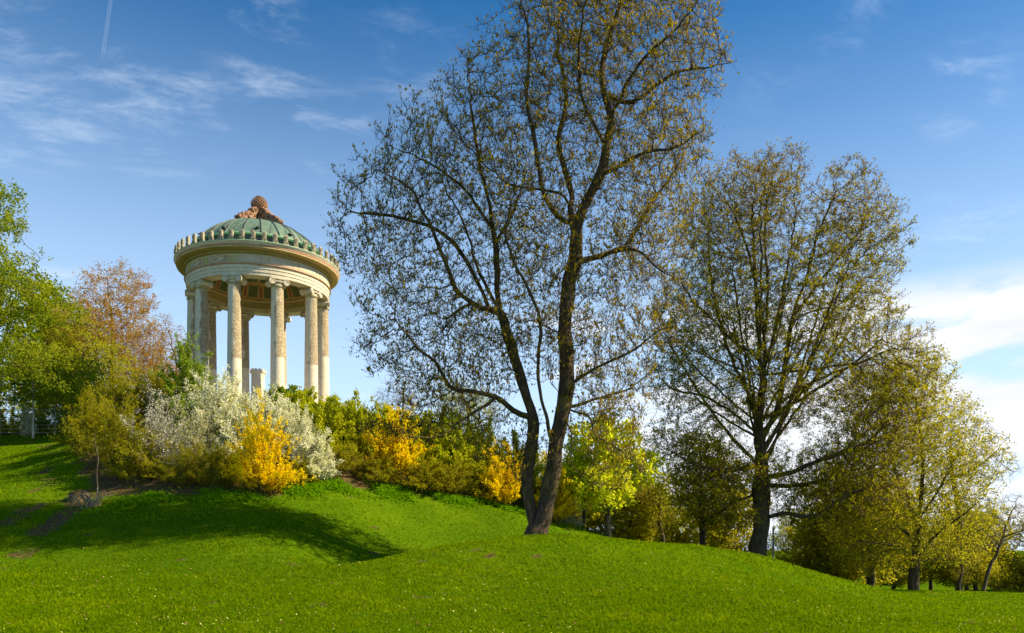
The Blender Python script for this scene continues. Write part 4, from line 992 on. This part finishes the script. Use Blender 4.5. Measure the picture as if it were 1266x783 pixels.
# ------------------------------------------------------------------ shrubs
SHAPES = {}; NV = dict(thicket=3, yellow_green_shrub=2, hedge_shrub=2, white_blossom_shrub=4)
def shrub(name, label, px, Y, h, w, leaf, stem='twig_olive', seed=1, n_st=80, tw=12, lv=11, size=(.075, .05), tl=.38, up=.25, fill=.55, wand=0.0, part='foliage', group=None, lo=.1, two=None, lean=(0, 0), spr=.05, d=None):
    """many arching stems from one root, side twigs, and leaves or blossom along them; wand > 0 makes upright shoots"""
    rng = np.random.default_rng(seed); base = on_ground(px, Y); d = d or w
    o = empty(name, base, label, 'shrub', group)
    if name in ('thicket', 'yellow_green_shrub', 'hedge_shrub', 'white_blossom_shrub'):
        had = SHAPES.setdefault((name, leaf), [])
        if len(had) >= NV[name]:                    # a turned and resized copy of one built before
            so, sh, sw = had[seed % NV[name]]; o.rotation_euler[2] = seed*1.9; o.scale = (w/sw, w/sw, h/sh)
            for ch in list(so.children): link(ch.copy(), o)
            return o
        had.append((o, h, w))
    dirs = unit(np.c_[rng.normal(0, 1, (n_st, 2)), np.abs(rng.normal(0, .9, n_st))+.08]); rad = rng.uniform(fill, 1.06, (n_st, 1))*(1+.10*np.sin(3*np.arctan2(dirs[:, 1:2], dirs[:, 0:1])+seed))
    end = dirs*rad*np.array([w/2, d/2, h]); end[:, 2] = np.maximum(end[:, 2], .12*h); end[:, :2] += np.array(lean)*end[:, 2:3]
    end[:, 2] += wand*h*rng.uniform(0, 1, n_st)**2
    st = np.c_[rng.normal(0, w*.07, n_st), rng.normal(0, d*.07, n_st), np.full(n_st, -.15)]
    ctl = st+(end-st)*np.array([.32, .32, .75])+rng.normal(0, .06*h, (n_st, 3)); u = np.linspace(0, 1, 8)[None, :, None]
    sp = st[:, None]*(1-u)**2+2*ctl[:, None]*u*(1-u)+end[:, None]*u*u
    g = Geo(); tubes(g, sp, np.tile(np.linspace(.022, .006, 8)*(h/4)**.5, (n_st, 1)), 3)
    k = n_st*tw; si = np.repeat(np.arange(n_st), tw); tt = rng.uniform(lo+.1, 1, k); tt = tt**.8
    bz = lambda q, t: st[q]*(1-t)**2+2*ctl[q]*t*(1-t)+end[q]*t*t
    p0 = bz(si, tt[:, None]); tg = unit(bz(si, np.minimum(tt+.06, 1.06)[:, None])-p0)
    out = unit(p0*np.array([1, 1, .4])); dd = unit(tg*.7+rng.normal(0, .55, (k, 3))+out*.35+np.array([0, 0, up])); ln = (tl*h/4*rng.uniform(.4, 1.3, k)*(1.15-.4*tt))[:, None]
    tp = np.stack([p0, p0+dd*ln*.5, p0+unit(dd+np.array([0, 0, up*.6]))*ln], 1); cones(g, tp[:, 0], tp[:, 2], .008)
    so = g.obj('stems', stem, o, kind='stuff')
    m = k*lv; ti = np.repeat(np.arange(k), lv); v = rng.uniform(.05, 1.05, (m, 1))
    q = tp[ti, 0]*(1-v)**2+2*tp[ti, 1]*v*(1-v)+tp[ti, 2]*v*v+rng.normal(0, spr, (m, 3))
    ld = unit(tp[ti, 2]-tp[ti, 0])*.5+rng.normal(0, .7, (m, 3))+np.array([0, 0, .15])
    keep = q[:, 2] > .02; q, ld = q[keep], ld[keep]; m = len(q); L_, W_ = size[0]*rng.uniform(.6, 1.35, m), size[1]*rng.uniform(.7, 1.3, m)
    if two:                                  # (second material, share, where: low part or mixed)
        key, share, mode = two; f = rng.uniform(0, 1, m)
        sel = f < (share if mode == 'mix' else np.clip(share*2*(1-q[:, 2]/h), 0, 1))
        g2 = Geo(); leaves(g2, q[sel], ld[sel], L_[sel], W_[sel], rng); g2.obj('foliage', key, o, smooth=False, kind='stuff')
        q, ld, L_, W_ = q[~sel], ld[~sel], L_[~sel], W_[~sel]
    g3 = Geo(); leaves(g3, q, ld, L_, W_, rng); g3.obj(part, leaf, o, smooth=False, kind='stuff')
    return o
def plant():
    F = dict(leaf='blossom_yellow', stem='twig_olive', part='blossom', size=(.085, .07), tw=14, lv=14, tl=.40, up=.55, wand=.10, two=('leaf_thicket', .05, 'low'), spr=.035)
    shrub('forsythia', 'big golden forsythia in full flower below the white blossom', 325, 36.0, 4.3, 4.5, seed=1, n_st=120, fill=.5, **F)
    shrub('forsythia', 'forsythia with upright yellow wands between two olive thickets', 486, 41.9, 4.4, 4.2, seed=2, n_st=95, fill=.45, lean=(.1, 0), **F)
    shrub('forsythia', 'yellow forsythia just left of the twin trunk', 620, 43.2, 4.0, 3.4, seed=3, n_st=95, fill=.45, **F)
    shrub('forsythia', 'yellow forsythia showing right of the twin trunk', 688, 43.6, 3.7, 3.0, seed=4, n_st=85, fill=.45, **F)
    Wt = dict(leaf='blossom_white', stem='twig_olive', part='blossom', size=(.085, .07), tw=14, lv=14, tl=.42, up=.4, spr=.05, fill=.68)
    shrub('white_blossom_shrub', 'large white-flowering shrub below the temple columns', 270, 41.5, 4.0, 5.6, seed=11, n_st=130, two=('leaf_shrub_y', .16, 'mix'), **Wt)
    shrub('white_blossom_shrub', 'white-flowering shrub under the short stone pillar', 335, 40.5, 3.7, 4.8, seed=12, n_st=110, two=('leaf_shrub_y', .14, 'mix'), **Wt)
    shrub('white_blossom_shrub', 'lower white-flowering shrub right of the big golden forsythia', 386, 38.6, 2.9, 2.8, seed=13, n_st=80, two=('leaf_shrub_y', .10, 'mix'), **Wt)
    shrub('white_blossom_shrub', 'white-flowering shrub above the big golden forsythia', 300, 39.0, 3.5, 3.8, seed=14, n_st=90, two=('leaf_shrub_y', .2, 'mix'), **Wt)
    shrub('white_blossom_shrub', 'greyish grey-green shrub with faded blossom left of the golden forsythia', 243, 38.0, 3.6, 3.6, seed=15, n_st=90, leaf='blossom_grey', stem='bark_grey', part='blossom', size=(.06, .045), tw=12, lv=9, tl=.5, two=('leaf_olive', .55, 'mix'))
    shrub('blackthorn', 'sparse blackthorn with white blossom on bare grey twigs', 198, 38.2, 4.9, 3.6, seed=16, n_st=80, leaf='blossom_grey', stem='bark_grey', part='blossom', size=(.065, .05), tw=12, lv=6, tl=.7, up=.4)
    shrub('white_blossom_shrub', 'small pale-flowering shrub left of the upright yellow wands', 436, 45.0, 2.2, 2.2, seed=17, n_st=50, two=('leaf_shrub_y', .35, 'mix'), **Wt)
    shrub('white_blossom_shrub', 'pale-flowering shrub behind the upright yellow wands', 506, 48.5, 2.6, 3.2, seed=18, n_st=60, two=('leaf_shrub_y', .4, 'mix'), **Wt)
    shrub('white_blossom_shrub', 'little white-flowering shrub at the foot of the slope behind the twin trunk', 711, 46.5, 2.0, 1.5, seed=19, n_st=40, **Wt)
    shrub('white_blossom_shrub', 'creamy white shrub on the slope between pillar and golden forsythia', 366, 39.8, 3.3, 3.8, seed=20, n_st=90, two=('leaf_shrub_y', .10, 'mix'), **Wt)
    Gr = dict(leaf='leaf_shrub', stem='twig_olive', size=(.115, .085), tw=12, lv=12, tl=.42, up=.25, fill=.7)
    shrub('green_shrub', 'bright green shrub against the left temple columns', 232, 44.5, 5.0, 3.4, seed=21, n_st=90, **Gr)
    shrub('green_shrub', 'bright green shrub beneath the white blossom by the blackthorn', 215, 40.0, 3.6, 2.6, seed=22, n_st=70, **Gr)
    Gy = dict(leaf='leaf_shrub_y', stem='twig_olive', size=(.105, .08), tw=12, lv=13, tl=.42, up=.3, fill=.72)
    for i, (px, Y, h, w, lb) in enumerate(((372, 44.5, 2.1, 3.6, 'yellow-green shrub under the right-hand temple columns'), (412, 44.2, 2.2, 3.8, 'yellow-green shrub right of the white blossom on the slope'), (402, 41.2, 3.3, 3.8, 'yellow-green shrub half way down the slope beside the white blossom'),
                                           (440, 42.8, 3.4, 3.6, 'yellow-green shrub left of the upright yellow wands'), (352, 46.3, 1.4, 3.0, 'low green shrub at the foot of the temple columns'), (455, 47.0, 1.4, 3.2, 'low bright shrub on the brow right of the temple'),
                                           (545, 45.8, 4.0, 4.8, 'large yellow-green shrub behind the olive thickets'), (588, 46.5, 4.2, 4.2, 'yellow-green shrub above the forsythia by the twin trunk'), (640, 49.0, 4.4, 3.8, 'yellow-green shrub seen behind the twin trunk'),
                                           (425, 44.0, 2.4, 4.6, 'broad yellow-green shrub under the brow right of the temple'), (385, 43.0, 2.4, 4.4, 'broad yellow-green shrub above the low white shrub'), (470, 45.5, 2.6, 4.8, 'broad yellow-green shrub behind the upright yellow wands'),
                                           (515, 44.5, 3.4, 4.6, 'broad yellow-green shrub right of the upright yellow wands'), (560, 44.6, 3.6, 4.6, 'broad yellow-green shrub above the olive-brown thickets'), (605, 45.5, 3.4, 4.2, 'broad yellow-green shrub left of the twin trunk'), (490, 47.0, 2.6, 4.6, 'low yellow-green shrub on the falling brow of the hill'))):
        shrub('yellow_green_shrub', lb, px, Y, h, w, seed=30+i, n_st=80, group='yellow-green shrubs on the slope', **(Gr if i in (4, 5) else Gy))
    Th = dict(leaf='leaf_thicket', stem='twig_olive', size=(.09, .065), tw=13, lv=11, tl=.5, up=.3, fill=.65)
    for i, (px, Y, h, w, lb) in enumerate(((140, 39.5, 4.5, 4.6, 'tall twiggy olive thicket left of the blackthorn'), (112, 41.5, 3.6, 3.8, 'twiggy olive thicket at the left edge of the planted slope'), (175, 37.6, 3.2, 3.6, 'dark olive thicket in front of the blackthorn'), (228, 36.6, 2.5, 3.6, 'low dark thicket left of the big golden forsythia'),
                                           (268, 36.4, 2.4, 2.4, 'low dark thicket touching the big golden forsythia'), (372, 37.8, 1.5, 2.0, 'little olive shrub right of the big golden forsythia'), (420, 40.2, 1.9, 3.6, 'olive thicket left of the forsythia wands'), (466, 40.6, 1.7, 3.0, 'olive thicket at the foot of the forsythia wands'),
                                           (522, 41.6, 2.1, 3.4, 'olive-brown thicket right of the forsythia wands'), (560, 42.4, 2.3, 3.8, 'olive-brown thicket between the forsythias'), (594, 43.4, 2.2, 2.6, 'olive-brown thicket touching the forsythia by the twin trunk'), (655, 46.0, 2.6, 2.6, 'olive shrub hidden behind the twin trunk'),
                                           (150, 44.5, 3.6, 4.0, 'olive shrub on the slope above the trodden strip'), (190, 46.0, 3.0, 4.0, 'olive shrub on the brow left of the temple'))):
        shrub('thicket', lb, px, Y, h, w, seed=60+i, n_st=85, group='olive thickets on the slope', **Th)
    Hd = dict(leaf='leaf_shrub_y', stem='twig_olive', size=(.11, .08), tw=11, lv=11, tl=.6, up=.25)
    for i, (px, Y, h, w, lb) in enumerate(((8, 54.5, 3.6, 5.4, 'golden-green shrub behind the rail fence below the beech'), (62, 55.5, 3.0, 5.4, 'leafy green shrub behind the rail fence next to the white pole'), (104, 55.0, 3.0, 4.8, 'leafy shrub behind the far end of the rail fence'), (-28, 54.0, 3.4, 4.6, 'shrub behind the rail fence under the beech'), (30, 58.0, 4.0, 6.0, 'tall golden-green shrub far behind the rail fence'), (85, 60.0, 4.2, 6.0, 'tall leafy shrub behind the small evergreen'))):
        shrub('hedge_shrub', lb, px, Y, h, w, seed=90+i, n_st=70, group='shrubs behind the rail fence', **(Gr if i == 1 else Hd))
    shrub('white_blossom_shrub', 'little white-flowering bush behind the white pole', 34, 53.0, 2.6, 1.3, seed=97, n_st=14, **Wt)
plant()

# undergrowth of the wood below the lawn and behind the crest
def undergrowth():
    kinds = [dict(leaf='leaf_olive', stem='twig_olive', size=(.17, .13), tw=12, lv=11, tl=.6, up=.25), dict(leaf='leaf_gold', stem='twig_olive', size=(.17, .13), tw=12, lv=11, tl=.6, up=.25), dict(leaf='leaf_dark', stem='twig_olive', size=(.13, .09), tw=12, lv=8, tl=.7, up=.3)]
    spots = [(716, 58, 4.2, 6, 1, 'golden-green bush behind the crest below the maple'), (775, 60, 4.0, 7, 0, 'olive bush behind the crest right of the maple'), (835, 62, 4.4, 7, 1, 'golden-green bush below the crooked olive tree'), (893, 66, 4.4, 7, 0, 'olive bush left of the broad trunk'),
             (985, 62, 3.0, 6, 0, 'olive bush just past the grey pole'), (1035, 60, 3.0, 6, 1, 'golden-green bush between grey pole and stout low tree'), 
             (1238, 70, 4.4, 8, 2, 'brown bush right of the leaning bare tree'), (1285, 64, 4.2, 7, 2, 'brown bush at the wood edge past the leaning tree'), 
             (1110, 88, 5.5, 11, 0, 'distant olive bush beyond the stout low tree'), (660, 66, 4.5, 8, 0, 'olive bush beyond the twin trunk')]
    for i, (px, Y, h, w, k, lb) in enumerate(spots):
        shrub('hedge_shrub', lb, px, Y, h, w, seed=120+i, n_st=75, group='undergrowth of the wood', **kinds[k])
undergrowth()

# ------------------------------------------------------------------ small things
M['grey_metal'] = stone_mat('weathered_metal', (.20, .21, .21), (.32, .33, .32), .5, 8, .1)
M['lamp_grey'] = stone_mat('lamp_post_paint', (.12, .105, .08), (.19, .17, .13), .6, 8, .1)
M['pale_post'] = stone_mat('pale_pole', (.40, .39, .36), (.50, .49, .45), .55, 8, .1)
M['dead_wood'] = bark_mat('dead_wood', (.16, .12, .07), (.36, .28, .17), None)
M['stump_top'] = stone_mat('cut_wood', (.24, .18, .10), (.36, .28, .17), .9, 9, .3)
def make_fence():
    pts = [on_ground(px, Y) for px, Y in ((-40, 51.0), (0, 51.4), (34, 51.8), (68, 52.2), (101, 52.5), (133, 52.6))]
    o = empty('rail_fence', pts[0], 'grey metal rail fence across the top of the left slope', 'fence'); b = pts[0]
    for p in pts:
        g = Geo(); lathe(g, [(.01, -.4), (.035, -.4), (.035, 1.95), (.02, 1.98), (.01, 1.98)], 8); q = g.obj('post', 'grey_metal', o); q.location = tuple(p-b)
    for k in range(7):
        g = Geo(); z = .25+.27*k; ln = np.array([p-b+np.array([0, -.045, z]) for p in pts]); tubes(g, ln[None], np.full((1, len(ln)), .022 if k < 6 else .034), 6); g.obj('rail', 'grey_metal', o)
make_fence()
def make_poles():
    p = on_ground(41, 50.5); o = empty('white_pole', p, 'thin pale pole standing in front of the rail fence', 'pole')
    g = Geo(); lathe(g, [(.01, -.4), (.075, -.4), (.07, .5), (.052, .55), (.045, 3.9), (.01, 3.9)], 12); g.obj('shaft', 'pale_post', o)
    g = Geo(); lathe(g, [(.05, 3.86), (.075, 3.9), (.075, 3.98), (.03, 4.02), (.01, 4.02)], 12); g.obj('cap', 'grey_metal', o)
    p = on_ground(956, 47.5); o = empty('slim_pole', p, 'slim grey pole right of the broad trunk', 'pole')
    g = Geo(); lathe(g, [(.01, -.5), (.085, -.5), (.085, .5), (.065, .55), (.055, 2.9), (.01, 2.9)], 14); g.obj('shaft', 'lamp_grey', o)
    g = Geo(); lathe(g, [(.054, 2.88), (.07, 2.90), (.07, 2.97), (.03, 3.0), (.01, 3.0)], 14); g.obj('cap', 'lamp_grey', o)
make_poles()
def make_litter():
    rng = np.random.default_rng(8)
    b = on_ground(113, 34.2); o = empty('brush_pile', b, 'pile of dead arching branches at the foot of the thin sapling', 'brush pile')
    for k in range(26):
        a = rng.uniform(0, 2*PI); r = rng.uniform(.5, 1.25); h = rng.uniform(.3, .85); u = np.linspace(0, 1, 9)
        p0 = rng.normal(0, .12, 2); p = np.c_[p0[0]+math.cos(a)*r*u, p0[1]+math.sin(a)*r*u, -.05+h*np.sin(PI*.86*u)+.12*u]; p[1:-1] += rng.normal(0, .025, (7, 3)); p[:, 2] += (ground_z(p[:, 0]+b[0], p[:, 1]+b[1])-b[2])
        g = Geo(); tubes(g, p[None], np.linspace(.028, .008, 9)[None]*rng.uniform(.6, 1.3), 5); g.obj('branch', 'dead_wood', o)
    b = on_ground(120, 35.2); o = empty('sapling', b, 'thin leaning sapling beside the brush pile', 'sapling')
    p = np.array([(0, 0, -.2), (.02, 0, .6), (-.03, .02, 1.3), (.05, 0, 2.0), (-.08, 0, 2.7), (-.12, .03, 3.3)]); g = Geo(); thick_tube(g, catmull(p, .15), np.linspace(.05, .018, len(catmull(p, .15))), 8, 0, rng); g.obj('trunk', 'bark_thin', o)
    n = 16; z = rng.uniform(1.8, 3.3, n); st = np.c_[np.interp(z, p[:, 2], p[:, 0]), np.zeros(n), z]; d = unit(np.c_[rng.normal(0, 1, (n, 2)), rng.uniform(.2, 1, n)]); tp = np.stack([st, st+d*rng.uniform(.3, .9, (n, 1))], 1)
    g = Geo(); tubes(g, tp, np.tile([.008, .004], (n, 1)), 4); c = g.obj('crown', 'bark_thin', o, kind='stuff')
    ti = rng.integers(0, n, 90); u = rng.uniform(.2, 1, (90, 1)); q = tp[ti, 0]*(1-u)+tp[ti, 1]*u; g = Geo(); leaves(g, q, rng.normal(0, 1, (90, 3)), .07, .05, rng); g.obj('leaves', 'leaf_olive', c, smooth=False, kind='stuff')
    b = on_ground(97, 35.4); o = empty('tree_stump', b, 'low sawn-off stump beside the brush pile', 'stump')
    g = Geo(); th = np.arange(18)*2*PI/18; rr = .42*(1+.12*np.sin(3*th)+.08*np.sin(5*th+1)); lv = [(-.3, 1.45), (0, 1.25), (.15, 1.05), (.34, 1.0)]
    v = np.array([[(rr[i]*k*math.cos(th[i]), rr[i]*k*math.sin(th[i]), z) for i in range(18)] for z, k in lv]).reshape(-1, 3); i = np.arange(72).reshape(4, 18); j = np.roll(i, -1, 1)
    g.add(v, np.stack([i[:-1], j[:-1], j[1:], i[1:]], -1).reshape(-1, 4)); g.obj('bark', 'bark_main', o)
    g = Geo(); top = v[54:].copy(); top[:, :2] *= .985; top[:, 2] += .004; g.add(np.vstack([top, [[0, 0, .352]]]), [[k, (k+1) % 18, 18] for k in range(18)]); g.obj('cut_face', 'stump_top', o)
make_litter()
